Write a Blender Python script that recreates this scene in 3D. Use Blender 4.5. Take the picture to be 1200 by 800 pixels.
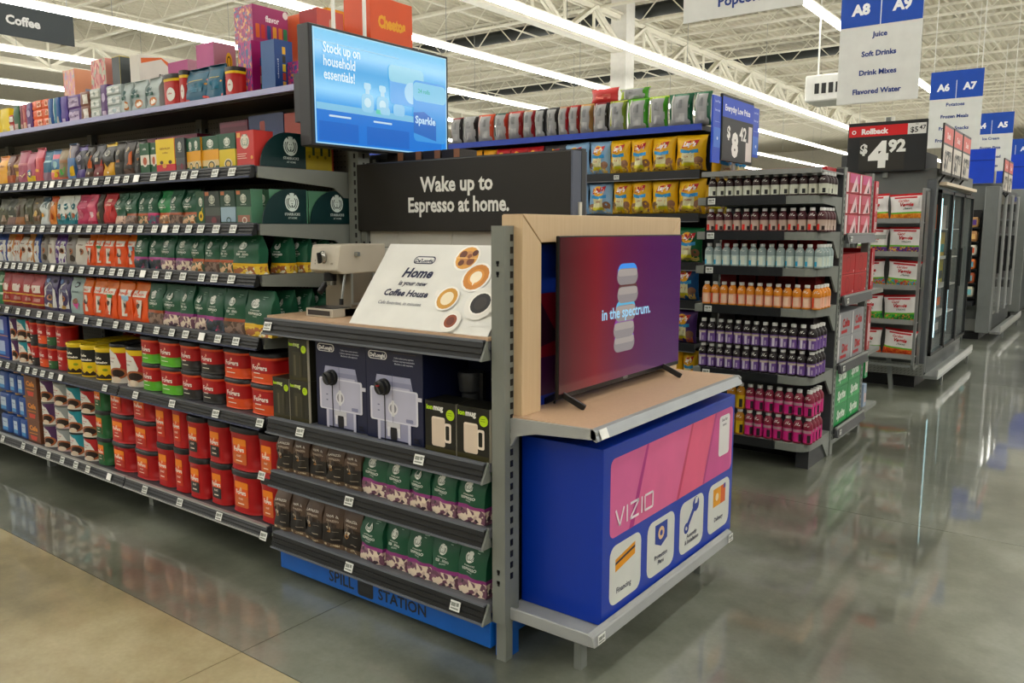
import bpy, bmesh, math, random
from mathutils import Vector, Matrix, noise
# ---------------- camera, world, exposure ----------------
for o in list(bpy.data.objects): bpy.data.objects.remove(o)
S = bpy.context.scene; COL = S.collection
cam_d = bpy.data.cameras.new('camera'); cam = bpy.data.objects.new('camera', cam_d); COL.objects.link(cam)
cam_d.sensor_width = 36; cam_d.lens = 951/1200*36; cam_d.clip_end = 300
cam.location = (0, 0, 1.5)
cam.rotation_euler = (math.radians(90-7.902), 0, math.radians(36.867))
S.camera = cam
S.view_settings.view_transform = 'Standard'; S.view_settings.look = 'None'
S.view_settings.gamma = 1; S.view_settings.exposure = .0
W_ = bpy.data.worlds.new('world'); S.world = W_; W_.use_nodes = True
W_.node_tree.nodes['Background'].inputs[0].default_value = (1, .97, .92, 1)
W_.node_tree.nodes['Background'].inputs[1].default_value = .35
R = random.Random(7)

# ---------------- materials ----------------
def lin(h):
    v = [int(h[i:i+2], 16)/255 for i in (0, 2, 4)]
    return tuple(c/12.92 if c <= .04045 else ((c+.055)/1.055)**2.4 for c in v)
_m = {}
def newmat(n):
    m = bpy.data.materials.new(n); m.use_nodes = True
    return m, m.node_tree, m.node_tree.nodes['Principled BSDF']
def M(h, rough=.45, metal=0, var=.10, scale=9, bump=0, alpha=1, trans=0):
    k = (h, rough, metal, var, scale, bump, alpha, trans)
    if k in _m: return _m[k]
    m, t, b = newmat('paint_'+h)
    c = tuple(x**1.1 for x in lin(h)); N = t.nodes; L = t.links
    tc = N.new('ShaderNodeTexCoord'); nz = N.new('ShaderNodeTexNoise'); nz.inputs['Scale'].default_value = scale
    mx = N.new('ShaderNodeMix'); mx.data_type = 'RGBA'
    mx.inputs[6].default_value = tuple(x*(1-var) for x in c)+(1,)
    mx.inputs[7].default_value = tuple(min(1, x*(1+var)) for x in c)+(1,)
    L.new(tc.outputs['Object'], nz.inputs['Vector']); L.new(nz.outputs['Fac'], mx.inputs[0]); L.new(mx.outputs[2], b.inputs['Base Color'])
    b.inputs['Roughness'].default_value = rough; b.inputs['Metallic'].default_value = metal; b.inputs['Specular IOR Level'].default_value = .38
    b.inputs['Alpha'].default_value = alpha; b.inputs['Transmission Weight'].default_value = trans
    if bump:
        bp = N.new('ShaderNodeBump'); bp.inputs['Strength'].default_value = bump; bp.inputs['Distance'].default_value = .01
        n2 = N.new('ShaderNodeTexNoise'); n2.inputs['Scale'].default_value = scale*3
        L.new(tc.outputs['Object'], n2.inputs['Vector']); L.new(n2.outputs['Fac'], bp.inputs['Height']); L.new(bp.outputs[0], b.inputs['Normal'])
    _m[k] = m; return m
def ART(cols, scale=60, rough=.4):
    k = ('art', tuple(cols), scale)
    if k in _m: return _m[k]
    m, t, b = newmat('printed_picture'); N = t.nodes; L = t.links
    tc = N.new('ShaderNodeTexCoord'); vo = N.new('ShaderNodeTexVoronoi'); vo.inputs['Scale'].default_value = scale
    rp = N.new('ShaderNodeValToRGB'); rp.color_ramp.interpolation = 'CONSTANT'
    e = rp.color_ramp.elements
    while len(e) < len(cols): e.new(.5)
    for i, c in enumerate(cols):
        e[i].position = i/len(cols)*.8+.1*(i > 0); e[i].color = lin(c)+(1,)
    L.new(tc.outputs['Object'], vo.inputs['Vector'])
    sp = N.new('ShaderNodeSeparateColor'); L.new(vo.outputs['Color'], sp.inputs[0])
    L.new(sp.outputs[0], rp.inputs[0]); L.new(rp.outputs[0], b.inputs['Base Color'])
    b.inputs['Roughness'].default_value = rough; _m[k] = m; return m
def EM(h, s):
    k = ('em', h, s)
    if k in _m: return _m[k]
    m, t, b = newmat('lit_'+h)
    b.inputs['Base Color'].default_value = (.02, .02, .02, 1); b.inputs['Roughness'].default_value = .12
    b.inputs['Emission Color'].default_value = lin(h)+(1,); b.inputs['Emission Strength'].default_value = s
    _m[k] = m; return m
def EMRAMP(axis, stops, s, lo, hi, name):
    m, t, b = newmat(name); N = t.nodes; L = t.links
    tc = N.new('ShaderNodeTexCoord'); sx = N.new('ShaderNodeSeparateXYZ'); mr = N.new('ShaderNodeMapRange')
    mr.inputs[1].default_value = lo; mr.inputs[2].default_value = hi
    rp = N.new('ShaderNodeValToRGB'); e = rp.color_ramp.elements
    while len(e) < len(stops): e.new(.5)
    for i, (p, c) in enumerate(stops): e[i].position = p; e[i].color = lin(c)+(1,)
    L.new(tc.outputs['Object'], sx.inputs[0]); L.new(sx.outputs[axis], mr.inputs[0]); L.new(mr.outputs[0], rp.inputs[0])
    L.new(rp.outputs[0], b.inputs['Emission Color']); b.inputs['Emission Strength'].default_value = s
    b.inputs['Base Color'].default_value = (.01, .01, .012, 1); b.inputs['Roughness'].default_value = .1
    return m
def mt(c):
    if not isinstance(c, str): return c
    if c.startswith('art:'): return ART(c[4:].split(','), 70)
    if c.startswith('em:'): return EM(c[3:], .9)
    return M(c)
def wood(h1, h2):
    m, t, b = newmat('wood_laminate'); N = t.nodes; L = t.links
    tc = N.new('ShaderNodeTexCoord'); mp = N.new('ShaderNodeMapping'); mp.inputs['Scale'].default_value = (60, 60, 2.5)
    nz = N.new('ShaderNodeTexNoise'); nz.inputs['Scale'].default_value = 1.6; nz.inputs['Detail'].default_value = 6
    mx = N.new('ShaderNodeMix'); mx.data_type = 'RGBA'; mx.inputs[6].default_value = lin(h1)+(1,); mx.inputs[7].default_value = lin(h2)+(1,)
    L.new(tc.outputs['Object'], mp.inputs[0]); L.new(mp.outputs[0], nz.inputs['Vector']); L.new(nz.outputs['Fac'], mx.inputs[0]); L.new(mx.outputs[2], b.inputs['Base Color'])
    b.inputs['Roughness'].default_value = .4; return m
def perf(h):   # pegboard
    m, t, b = newmat('pegboard'); N = t.nodes; L = t.links
    tc = N.new('ShaderNodeTexCoord'); mp = N.new('ShaderNodeMapping'); mp.inputs['Scale'].default_value = (39.4, 0, 39.4)
    vf = N.new('ShaderNodeVectorMath'); vf.operation = 'FRACTION'; vs = N.new('ShaderNodeVectorMath'); vs.operation = 'SUBTRACT'; vs.inputs[1].default_value = (.5, 0, .5)
    ln = N.new('ShaderNodeVectorMath'); ln.operation = 'LENGTH'; gt = N.new('ShaderNodeMath'); gt.operation = 'GREATER_THAN'; gt.inputs[1].default_value = .14
    mx = N.new('ShaderNodeMix'); mx.data_type = 'RGBA'; mx.inputs[6].default_value = (.01, .01, .01, 1); mx.inputs[7].default_value = lin(h)+(1,)
    L.new(tc.outputs['Object'], mp.inputs[0]); L.new(mp.outputs[0], vf.inputs[0]); L.new(vf.outputs[0], vs.inputs[0]); L.new(vs.outputs[0], ln.inputs[0])
    L.new(ln.outputs['Value'], gt.inputs[0]); L.new(gt.outputs[0], mx.inputs[0]); L.new(mx.outputs[2], b.inputs['Base Color']); b.inputs['Roughness'].default_value = .6
    return m
GREY = M('80847f', .45); DGREY = M('3c3e40', .5); BLACK = M('17181a', .45); CHAN = M('1d1f21', .5); STEEL = M('a3a7a6', .32, .7)
WHITE = M('e8e8e4', .5); NAVYEDGE = M('3c4460', .4); TAG = M('e2e4e0', .35); CREAM = M('cfc9b8', .7); LAV = M('a9abd0', .4)

# ---------------- mesh helpers ----------------
class MB:
    def __init__(s): s.v = []; s.f = []; s.mi = []; s.ms = []
    def m(s, mat):
        mat = mt(mat)
        if mat not in s.ms: s.ms.append(mat)
        return s.ms.index(mat)
    def face(s, pts, mat):
        n = len(s.v); s.v += [tuple(p) for p in pts]; s.f.append(tuple(range(n, n+len(pts)))); s.mi.append(s.m(mat))
    def box(s, x0, y0, z0, x1, y1, z1, mat, side=None):
        n = len(s.v)
        s.v += [(x, y, z) for z in (z0, z1) for y in (y0, y1) for x in (x0, x1)]
        F = [(0, 2, 3, 1), (4, 5, 7, 6), (0, 1, 5, 4), (2, 6, 7, 3), (0, 4, 6, 2), (1, 3, 7, 5)]
        i = s.m(mat)
        for q in F: s.f.append(tuple(n+a for a in q)); s.mi.append(i)
        return s
    def bar(s, a, b, r, mat, up=(0, 0, 1), r2=None):    # square bar a->b
        a = Vector(a); b = Vector(b); d = (b-a).normalized(); u = Vector(up)
        if abs(d.dot(u)) > .95: u = Vector((1, 0, 0))
        x = d.cross(u).normalized(); y = x.cross(d); r2 = r2 or r; n = len(s.v); i = s.m(mat)
        for p in (a, b):
            for sx, sy in ((-1, -1), (1, -1), (1, 1), (-1, 1)): s.v.append(tuple(p+x*r*sx+y*r2*sy))
        for q in ((0, 1, 5, 4), (1, 2, 6, 5), (2, 3, 7, 6), (3, 0, 4, 7), (3, 2, 1, 0), (4, 5, 6, 7)): s.f.append(tuple(n+k for k in q)); s.mi.append(i)
        return s
    def prism(s, prof, axis, a, b, mat):               # profile (2D) swept along axis 0/1/2
        n = len(s.v); k = len(prof); i = s.m(mat)
        for t in (a, b):
            for p, q in prof:
                s.v.append({0: (t, p, q), 1: (p, t, q), 2: (p, q, t)}[axis])
        for j in range(k): s.f.append((n+j, n+(j+1) % k, n+k+(j+1) % k, n+k+j)); s.mi.append(i)
        s.f.append(tuple(n+j for j in range(k))[::-1]); s.mi.append(i); s.f.append(tuple(n+k+j for j in range(k))); s.mi.append(i)
        return s
    def lathe(s, prof, seg, mat, n_=2.0, sx=1, sy=1, matf=None, c=(0, 0), cap=True):
        base = len(s.v); i = s.m(mat)
        for r, z in prof:
            for j in range(seg):
                a = 2*math.pi*j/seg; ca, sa = math.cos(a), math.sin(a)
                k = (abs(ca)**n_+abs(sa)**n_)**(-1/n_)
                s.v.append((c[0]+r*sx*k*ca, c[1]+r*sy*k*sa, z))
        for q in range(len(prof)-1):
            ii = s.m(matf(q)) if matf else i
            for j in range(seg):
                a0 = base+q*seg+j; a1 = base+q*seg+(j+1) % seg
                s.f.append((a0, a1, a1+seg, a0+seg)); s.mi.append(ii)
        if cap:
            s.f.append(tuple(base+j for j in range(seg))[::-1]); s.mi.append(i)
            s.f.append(tuple(base+(len(prof)-1)*seg+j for j in range(seg))); s.mi.append(s.m(matf(len(prof)-2)) if matf else i)
        return s
    def mesh(s, name, smooth=False, bevel=0):
        me = bpy.data.meshes.new(name); me.from_pydata(s.v, [], s.f)
        for m in s.ms: me.materials.append(m)
        me.polygons.foreach_set('material_index', s.mi)
        bm = bmesh.new(); bm.from_mesh(me)
        if bevel:
            bmesh.ops.bevel(bm, geom=bm.edges[:], offset=bevel, segments=1, affect='EDGES', clamp_overlap=True)
        bmesh.ops.recalc_face_normals(bm, faces=bm.faces) if not getattr(s, 'flat', 0) else None
        bm.to_mesh(me); bm.free()
        if smooth:
            me.polygons.foreach_set('use_smooth', [True]*len(me.polygons))
            try: me.set_sharp_from_angle(angle=math.radians(38))
            except Exception: pass
        me.update(); return me
def link(name, me, parent=None, loc=(0, 0, 0), rz=0, scale=None):
    o = bpy.data.objects.new(name, me); COL.objects.link(o); o.location = loc
    if rz: o.rotation_euler = (0, 0, rz)
    if scale: o.scale = scale
    if parent: o.parent = parent
    return o
def tag(o, label, cat, group=None):
    o['label'] = label; o['category'] = cat
    if group: o['group'] = group
    if len(label.split()) > 16: print('LONG', label)
    return o
def thing(name, label, cat, loc=(0, 0, 0), group=None): return tag(link(name, None, None, loc), label, cat, group)
def struct(o): o['kind'] = 'structure'; return o

_t = {}
def text2d(s, bold=.02, shear=0):
    k = (s, bold, shear)
    if k in _t: return _t[k]
    cu = bpy.data.curves.new('t', 'FONT'); cu.body = s; cu.resolution_u = 2; cu.offset = bold; cu.shear = shear; cu.align_x = 'CENTER'
    ob = bpy.data.objects.new('t', cu); COL.objects.link(ob)
    bpy.context.view_layer.update()
    me = bpy.data.meshes.new_from_object(ob.evaluated_get(bpy.context.evaluated_depsgraph_get()))
    bm = bmesh.new(); bm.from_mesh(me); bmesh.ops.triangulate(bm, faces=bm.faces[:])
    vs = [(v.co.x/.69, v.co.y/.69) for v in bm.verts]; fs = [tuple(v.index for v in f.verts) for f in bm.faces]
    bm.free(); bpy.data.meshes.remove(me); bpy.data.objects.remove(ob); bpy.data.curves.remove(cu)
    xs = [v[0] for v in vs] or [0]; mid = (min(xs)+max(xs))/2
    _t[k] = ([(x-mid, y) for x, y in vs], fs, max(xs)-min(xs)); return _t[k]

def prints(prims, W, H, fm, name='label', off=.0012, step=.00035, grid=4):
    """flat print laid on a surface: u in -1..1 across, v in 0..1 up, fm(u,v,o)->point"""
    b = MB(); b.flat = 1
    asp = (W/2)/H; o = off
    def P(pts, c):
        us = [q[0] for q in pts]; a0, a1 = min(us), max(us)
        if grid == 1 or a1-a0 < .26: b.face([fm(u, v, o) for u, v in pts], c); return
        n = int((a1-a0)/.2)+1
        for i in range(n):                              # cut wide faces into upright strips so they follow the curve
            lo, hi = a0+(a1-a0)*i/n, a0+(a1-a0)*(i+1)/n; q = pts
            for s_, e_ in ((1, lo), (-1, hi)):
                r_ = []
                for k in range(len(q)):
                    (ua, va), (ub, vb) = q[k], q[(k+1) % len(q)]; ia, ib = s_*(ua-e_) >= -1e-9, s_*(ub-e_) >= -1e-9
                    if ia: r_.append((ua, va))
                    if ia != ib: t = (e_-ua)/(ub-ua); r_.append((e_, va+(vb-va)*t))
                q = r_
                if not q: break
            if len(q) > 2: b.face([fm(u, v, o) for u, v in q], c)
    def ell(u, v, r, ry, c, n=16, r0=0):
        ring = [(u+r*math.cos(2*math.pi*i/n), v+ry*math.sin(2*math.pi*i/n)) for i in range(n)]
        if r0:
            k = r0/r
            for i in range(n):
                p, q = ring[i], ring[(i+1) % n]
                P([(u+(p[0]-u)*k, v+(p[1]-v)*k), p, q, (u+(q[0]-u)*k, v+(q[1]-v)*k)], c)
        else:
            for i in range(n): P([(u, v), ring[i], ring[(i+1) % n]], c)
    for p in prims:
        k = p[0]
        if k == 'r':
            _, u0, v0, u1, v1, c = p[:6]; n = grid; m_ = grid
            for i in range(n):
                for j in range(m_):
                    a, a2 = u0+(u1-u0)*i/n, u0+(u1-u0)*(i+1)/n; e, e2 = v0+(v1-v0)*j/m_, v0+(v1-v0)*(j+1)/m_
                    P([(a, e), (a2, e), (a2, e2), (a, e2)], c)
        elif k == 'rr':
            _, u0, v0, u1, v1, c, rad = p; rad = min(rad, abs(u1-u0)/2, abs(v1-v0)/2/asp); rv = rad*asp; pts = []
            for cx, cy, a0 in ((u1-rad, v0+rv, -90), (u1-rad, v1-rv, 0), (u0+rad, v1-rv, 90), (u0+rad, v0+rv, 180)):
                for q in range(5):
                    a = math.radians(a0+q*22.5); pts.append((cx+rad*math.cos(a), cy+rv*math.sin(a)))
            cu, cv = (u0+u1)/2, (v0+v1)/2
            for i in range(len(pts)): P([(cu, cv), pts[i], pts[(i+1) % len(pts)]], c)
        elif k == 'p': P(p[1], p[2])
        elif k == 'd': ell(p[1], p[2], p[3], (p[5] if len(p) > 5 else p[3]*asp), p[4])
        elif k == 'g': ell(p[1], p[2], p[4], p[4]*asp, p[5], 18, p[3])
        elif k == 'l':
            pts, w, c = p[1:4]
            for (a, e), (a2, e2) in zip(pts, pts[1:]):
                dx, dy = a2-a, (e2-e)/asp; L = math.hypot(dx, dy) or 1; nx, ny = -dy/L*w/2, dx/L*w/2*asp
                P([(a-nx, e-ny), (a2-nx, e2-ny), (a2+nx, e2+ny), (a+nx, e+ny)], c)
        elif k == 't':
            s, u, v, sz, c = p[1:6]; ex = p[6] if len(p) > 6 else {}
            vs, fs, wd = text2d(s, ex.get('b', .02), ex.get('sh', 0)); mi = b.m(c)
            sx = sz/asp*ex.get('sx', 1)
            if 'mw' in ex and wd*sx > ex['mw']: q = ex['mw']/(wd*sx); sx *= q; sz *= q
            uo = u+(wd*sx/2 if ex.get('al') == 'L' else 0)
            rot = ex.get('rot', 0); n = len(b.v)
            for x, y in vs:
                if rot: x, y = -y, x; b.v.append(tuple(fm(uo+x*sx, v+y*sz, o)))
                else: b.v.append(tuple(fm(uo+x*sx, v+y*sz, o)))
            for f in fs: b.f.append(tuple(n+a for a in f)); b.mi.append(mi)
        elif k == 's':      # round siren emblem: ring, crowned head, waves of hair and tails
            _, u, v, r, c = p[:5]; bg = p[5]
            ell(u, v, r, r*asp*1.1, c, 20); o += step; A = r*asp
            for sg in (-1, 1):
                for r1, r2, a0, a1 in ((.5, .62, -75, 50), (.74, .84, -60, 30)):
                    for q in range(6):
                        t0 = math.radians(a0+(a1-a0)*q/6); t1 = math.radians(a0+(a1-a0)*(q+1)/6)
                        P([(u+sg*r*r1*math.cos(t0), v+A*1.1*r1*math.sin(t0)), (u+sg*r*r2*math.cos(t0), v+A*1.1*r2*math.sin(t0)), (u+sg*r*r2*math.cos(t1), v+A*1.1*r2*math.sin(t1)), (u+sg*r*r1*math.cos(t1), v+A*1.1*r1*math.sin(t1))], bg)
                P([(u+sg*r*.35, v+A*1.15), (u+sg*r*.62, v+A*.98), (u+sg*r*.3, v+A*.72)], bg)
                P([(u+sg*r*.2, v+A*.12), (u+sg*r*.08, v+A*.12), (u+sg*r*.08, v+A*.2), (u+sg*r*.2, v+A*.22)], bg)
            P([(u-r*.1, v-A*.62), (u+r*.1, v-A*.62), (u+r*.05, v-A*.28), (u-r*.05, v-A*.28)], bg)
            P([(u-r*.2, v-A*.12), (u+r*.2, v-A*.12), (u, v-A*.2)], bg)
        o += step
    return b.mesh(name)

def planemap(o, ux, vx, n):
    o, ux, vx, n = Vector(o), Vector(ux), Vector(vx), Vector(n).normalized()
    return lambda u, v, k: o+ux*u+vx*v+n*k

# ---------------- packaging shapes: each returns body mesh, front map, extra parts ----------------
def cl(x): return 0 if x < 0 else 1 if x > 1 else x
def rowsof(bands, base):
    vs = {0, .04, .15, .3, .45, .6, .72, .84, .93, 1}
    for a, b, c in bands: vs |= {round(a, 3), round(b, 3)}
    return sorted(vs)
def bandat(v, bands, base):
    for a, b, c in bands:
        if a <= v < b: return c
    return base
def sheet(w, h, d, base, bands, W, D, sd, cr=.004):
    U = [-1, -.8, -.4, 0, .4, .8, 1]; V = rowsof(bands, base); b = MB()
    def fm(u, v, o, s=-1):
        n = noise.noise(Vector((u*1.9+sd*3.1+(s > 0)*7, v*4.1, sd)))*cr*min(1, D(0, v)/(.2*d))
        return Vector((w/2*W(v)*u, s*(D(u, v)+n+o), v*h))
    for s in (-1, 1):
        g = [[fm(u, v, 0, s) for u in U] for v in V]
        for j in range(len(V)-1):
            c = bandat((V[j]+V[j+1])/2, bands, base)
            for i in range(len(U)-1): b.face([g[j][i], g[j][i+1], g[j+1][i+1], g[j+1][i]], c)
    for u in (-1, 1):
        for j in range(len(V)-1):
            c = bandat((V[j]+V[j+1])/2, bands, base)
            b.face([fm(u, V[j], 0, -1), fm(u, V[j], 0, 1), fm(u, V[j+1], 0, 1), fm(u, V[j+1], 0, -1)], c)
    for v in (0, 1):
        for i in range(len(U)-1): b.face([fm(U[i], v, 0, -1), fm(U[i+1], v, 0, -1), fm(U[i+1], v, 0, 1), fm(U[i], v, 0, 1)], base)
    me = b.mesh('body')
    bm = bmesh.new(); bm.from_mesh(me); bmesh.ops.remove_doubles(bm, verts=bm.verts, dist=.0002); bmesh.ops.recalc_face_normals(bm, faces=bm.faces); bm.to_mesh(me); bm.free()
    me.polygons.foreach_set('use_smooth', [True]*len(me.polygons))
    try: me.set_sharp_from_angle(angle=math.radians(50))
    except Exception: pass
    return me, fm
def sh_bag(w, h, d, base, bands, sd, th):
    def W(v): return 1-.03*math.sin(math.pi*v)-.03*cl((v-.8)/.2)
    def D(u, v):
        t = cl((v-.58)/.42); return d/2*(1-.88*t*t*(3-2*t))*(1-.2*abs(u)**2.5)
    me, fm = sheet(w, h, d, base, bands, W, D, sd, .012)
    b = MB(); b.box(-w*.4, -.012, h*.985, w*.4, .012, h*1.0, base)      # rolled top seal
    return me, fm, [('seal', b.mesh('seal', bevel=.003))]
def sh_pillow(w, h, d, base, bands, sd, th):
    def W(v): return 1-.11*abs(math.sin(math.pi*v))**.6
    def D(u, v): return .002+d/2*(1-abs(u)**2.6)**.7*max(0, 1-abs(2*v-1)**3.2)**.6
    me, fm = sheet(w, h, d*1.25, base, bands, W, D, sd, .02)
    return me, fm, []
def sh_block(w, h, d, base, bands, sd, th):     # flat topped vacuum brick / shrink wrapped block
    def W(v): return 1
    def D(u, v): return d/2*(1-.12*abs(u)**3)*(1-.1*abs(2*v-1)**4)
    me, fm = sheet(w, h, d, base, bands, W, D, sd, .005)
    return me, fm, []
def sh_box(w, h, d, base, bands, sd, th):
    b = MB(); zs = sorted({0, 1}|{round(x, 3) for a in bands for x in a[:2]})
    side = th.get('side', None)
    for j in range(len(zs)-1):
        z0, z1 = zs[j]*h, zs[j+1]*h; c = bandat((zs[j]+zs[j+1])/2, bands, base); x, y = w/2, d/2; cs = side or c
        b.face([(-x, -y, z0), (x, -y, z0), (x, -y, z1), (-x, -y, z1)], c)
        b.face([(x, -y, z0), (x, y, z0), (x, y, z1), (x, -y, z1)], cs)
        b.face([(x, y, z0), (-x, y, z0), (-x, y, z1), (x, y, z1)], c)
        b.face([(-x, y, z0), (-x, -y, z0), (-x, -y, z1), (-x, y, z1)], cs)
    x, y = w/2, d/2; cs = side or base
    b.face([(-x, -y, h), (x, -y, h), (x, y, h), (-x, y, h)], cs); b.face([(-x, -y, 0), (-x, y, 0), (x, y, 0), (x, -y, 0)], cs)
    me = b.mesh('body')
    bm = bmesh.new(); bm.from_mesh(me); bmesh.ops.remove_doubles(bm, verts=bm.verts, dist=.0002)
    bmesh.ops.bevel(bm, geom=[e for e in bm.edges if len(e.link_faces) == 2 and e.calc_face_angle(0) > .5], offset=.0015, segments=1, affect='EDGES')
    bm.to_mesh(me); bm.free()
    return me, (lambda u, v, o: Vector((w/2*u, -d/2-o*.6, v*h))), []
def cylmap(r, h, n_=2.0, sx=1, sy=1, z0=0, spread=1.15, rot=0):
    def fm(u, v, o):
        a = -math.pi/2+u*spread+rot; ca, sa = math.cos(a), math.sin(a); k = (abs(ca)**n_+abs(sa)**n_)**(-1/n_)
        return Vector(((r+o)*sx*k*ca, (r+o)*sy*k*sa, z0+v*h))
    return fm
def sh_tub(w, h, d, base, bands, sd, th):       # moulded plastic coffee tub with a hand grip and snap lid
    r = w/2; b = MB(); hb = h*.9
    prof = [(r*.9, 0), (r*.97, .004), (r*.97, .02*h), (r*.95, .04*h)]+[(r*.95, h*q) for q in (.1, .17, .22, .35, .5, .65, .72, .78)]+[(r*.97, .82*h), (r*.97, .87*h), (r*.9, hb)]
    b.lathe(prof, 40, base, n_=3.2, matf=lambda q: bandat((prof[q][1]+prof[q+1][1])/2/h, bands, base))
    for i, (x, y, z) in enumerate(b.v):
        if .18*h < z < .74*h:
            a = math.atan2(y, x)+math.pi/2
            f = max(0, 1-abs((a-1.05)/.3)**6) if abs(a-1.05) < .3 else 0
            if f: b.v[i] = (x*(1-.1*f), y*(1-.1*f), z)
    me = b.mesh('body', True)
    l = MB(); l.lathe([(r*.93, hb-.006), (r*1.0, hb-.006), (r*1.0, h*.975), (r*.96, h), (r*.8, h), (r*.78, h*.985), (0.001, h*.985)], 40, th.get('lid', '151517'), n_=3.2, cap=False)
    return me, cylmap(r*.955, h*.86, 3.2, z0=.02*h, spread=.5, rot=.04), [('lid', l.mesh('lid', True))]
def sh_tin(w, h, d, base, bands, sd, th):
    r = w/2; b = MB(); prof = sorted({(r, 0.0), (r, h*.93)}|{(r, h*x) for a in bands for x in a[:2] if x < .93}, key=lambda p: p[1])
    prof = [(r*1.02, 0), (r*1.02, .006)]+[(r*.985, p[1] if p[1] > .006 else .006) for p in prof]
    b.lathe(prof, 28, base, matf=lambda q: bandat((prof[q][1]+prof[q+1][1])/2/h, bands, base))
    l = MB(); l.lathe([(r*1.0, h*.92), (r*1.03, h*.92), (r*1.03, h*.985), (r*.99, h), (r*.9, h), (r*.88, h*.985), (.001, h*.985)], 28, th.get('lid', '151517'), cap=False)
    return b.mesh('body', True), cylmap(r*.985, h*.92, spread=1.15, rot=.3), [('lid', l.mesh('lid', True))]
def sh_jar(w, h, d, base, bands, sd, th):
    r = w/2; b = MB(); b.lathe([(r*.9, 0), (r, .006), (r, h*.78), (r*.92, h*.86), (r*.7, h*.89)], 28, base, n_=5, matf=lambda q: base)
    l = MB(); l.lathe([(r*.72, h*.87), (r*.75, h*.87), (r*.75, h*.985), (r*.7, h), (.001, h)], 24, th.get('lid', 'b8935a'), cap=False)
    return b.mesh('body', True), cylmap(r, h*.8, 5, spread=.62), [('lid', l.mesh('lid', True))]
def sh_bottle(w, h, d, base, bands, sd, th):
    r = w/2; lt = th.get('lbl', .5); b = MB()
    prof = [(r*.86, 0), (r, .006), (r, h*.06), (r*.97, h*.07), (r*.97, h*lt), (r, h*(lt+.02)), (r*1.0, h*(lt+.07)), (r*.93, h*.72), (r*.7, h*.8), (r*.46, h*.855), (r*.42, h*.9)]
    col = {3: th['label']}
    b.lathe(prof, 20, base, matf=lambda q: th['label'] if q == 3 else base)
    l = MB(); l.lathe([(r*.47, h*.875), (r*.55, h*.88), (r*.55, h*.99), (r*.5, h), (.001, h)], 16, th.get('lid', 'd8d8d6'), cap=False)
    def fm(u, v, o):
        z = v*h; rr = r
        for (r0, z0), (r1, z1) in zip(prof, prof[1:]):
            if z0 <= z <= z1 and z1 > z0: rr = r0+(r1-r0)*(z-z0)/(z1-z0)
        a = -math.pi/2+u*1.1; return Vector(((rr+o)*math.cos(a), (rr+o)*math.sin(a), z))
    return b.mesh('body', True), fm, [('cap', l.mesh('cap', True))]
SHAPES = dict(bag=sh_bag, pillow=sh_pillow, block=sh_block, box=sh_box, tub=sh_tub, tin=sh_tin, jar=sh_jar, bottle=sh_bottle)

# ---------------- package designs ----------------
T = {}
def D(key, shape, wh, desc, cat, base, bands=(), prims=(), name=None, **kw):
    T[key] = dict(shape=shape, wh=wh, desc=desc, cat=cat, base=base, bands=list(bands), prims=list(prims), name=name or desc_name(shape, cat), **kw)
def desc_name(shape, cat): return {'bag': 'coffee_bag', 'pillow': 'chip_bag', 'block': 'coffee_pack', 'box': 'coffee_box', 'tub': 'coffee_tub', 'tin': 'coffee_tin', 'jar': 'creamer_jar', 'bottle': 'drink_bottle'}[shape]
def ln(u0, u1, v, c, n=3, dv=.035, t=.012): return [('r', u0, v-i*dv, u1-.15*(i % 2), v-i*dv+t, c) for i in range(n)]
CB = (.095, .165, .065)
G1 = '1c5840'
def green(key, band, art, desc, base=G1, emb='e9ece6', word='ESPRESSO', artv=.27):
    D(key, 'bag', (.1, .17, .065), desc, 'coffee bag', base, [(0, artv, 'art:'+art), (artv, artv+.07, band)],
      [('s', -.12, .72, .3, emb, base), ('t', 'STARBUCKS', -.12, .555, .028, 'dfe5dd', {'mw': .8}), ('t', word, -.12, .475, .05, 'e8ece6', {'mw': 1.15}),
       ('t', 'ROAST', -.12, .42, .03, 'c6d2c8', {'mw': .5})]+ln(.35, .7, .86, '8fae9c', 2, .04, .014))
green('gp', '8f3a80', '6a4458,d8c4b0,8b5a74,3c2c38,c4aca0,e0d0bc', 'green coffee bag with purple band')
green('gm', 'a0428c', '2c3c50,c23a5c,203a3c,6a3450,1f2b30', 'green coffee bag with magenta band')
green('go', 'b0582e', '3c5240,8a5a3a,5a6a58,a8622e,e0b890', 'green coffee bag with orange band')
green('gb', 'a05434', '5c463c,3e3c38,6a5a54,8c7468', 'green coffee bag with brown band')
green('gy', 'dcb21c', 'e4c040,d8d4c4,c8a020,e8e2c8,a8643c', 'green coffee bag with yellow foot', artv=.2)
green('gt', '2a5a44', 'c8a494,b89484,8a6a5c,d8b8a4', 'green coffee bag with tan foot')
green('gl', 'b85a2c', 'd8b088,c87838,8a6a4c', 'bright green coffee bag', base='1d8a4e')
green('gk', 'c83c78', '703c5c,b83868,3c6a78', 'green coffee bag with pink foot')
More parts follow.
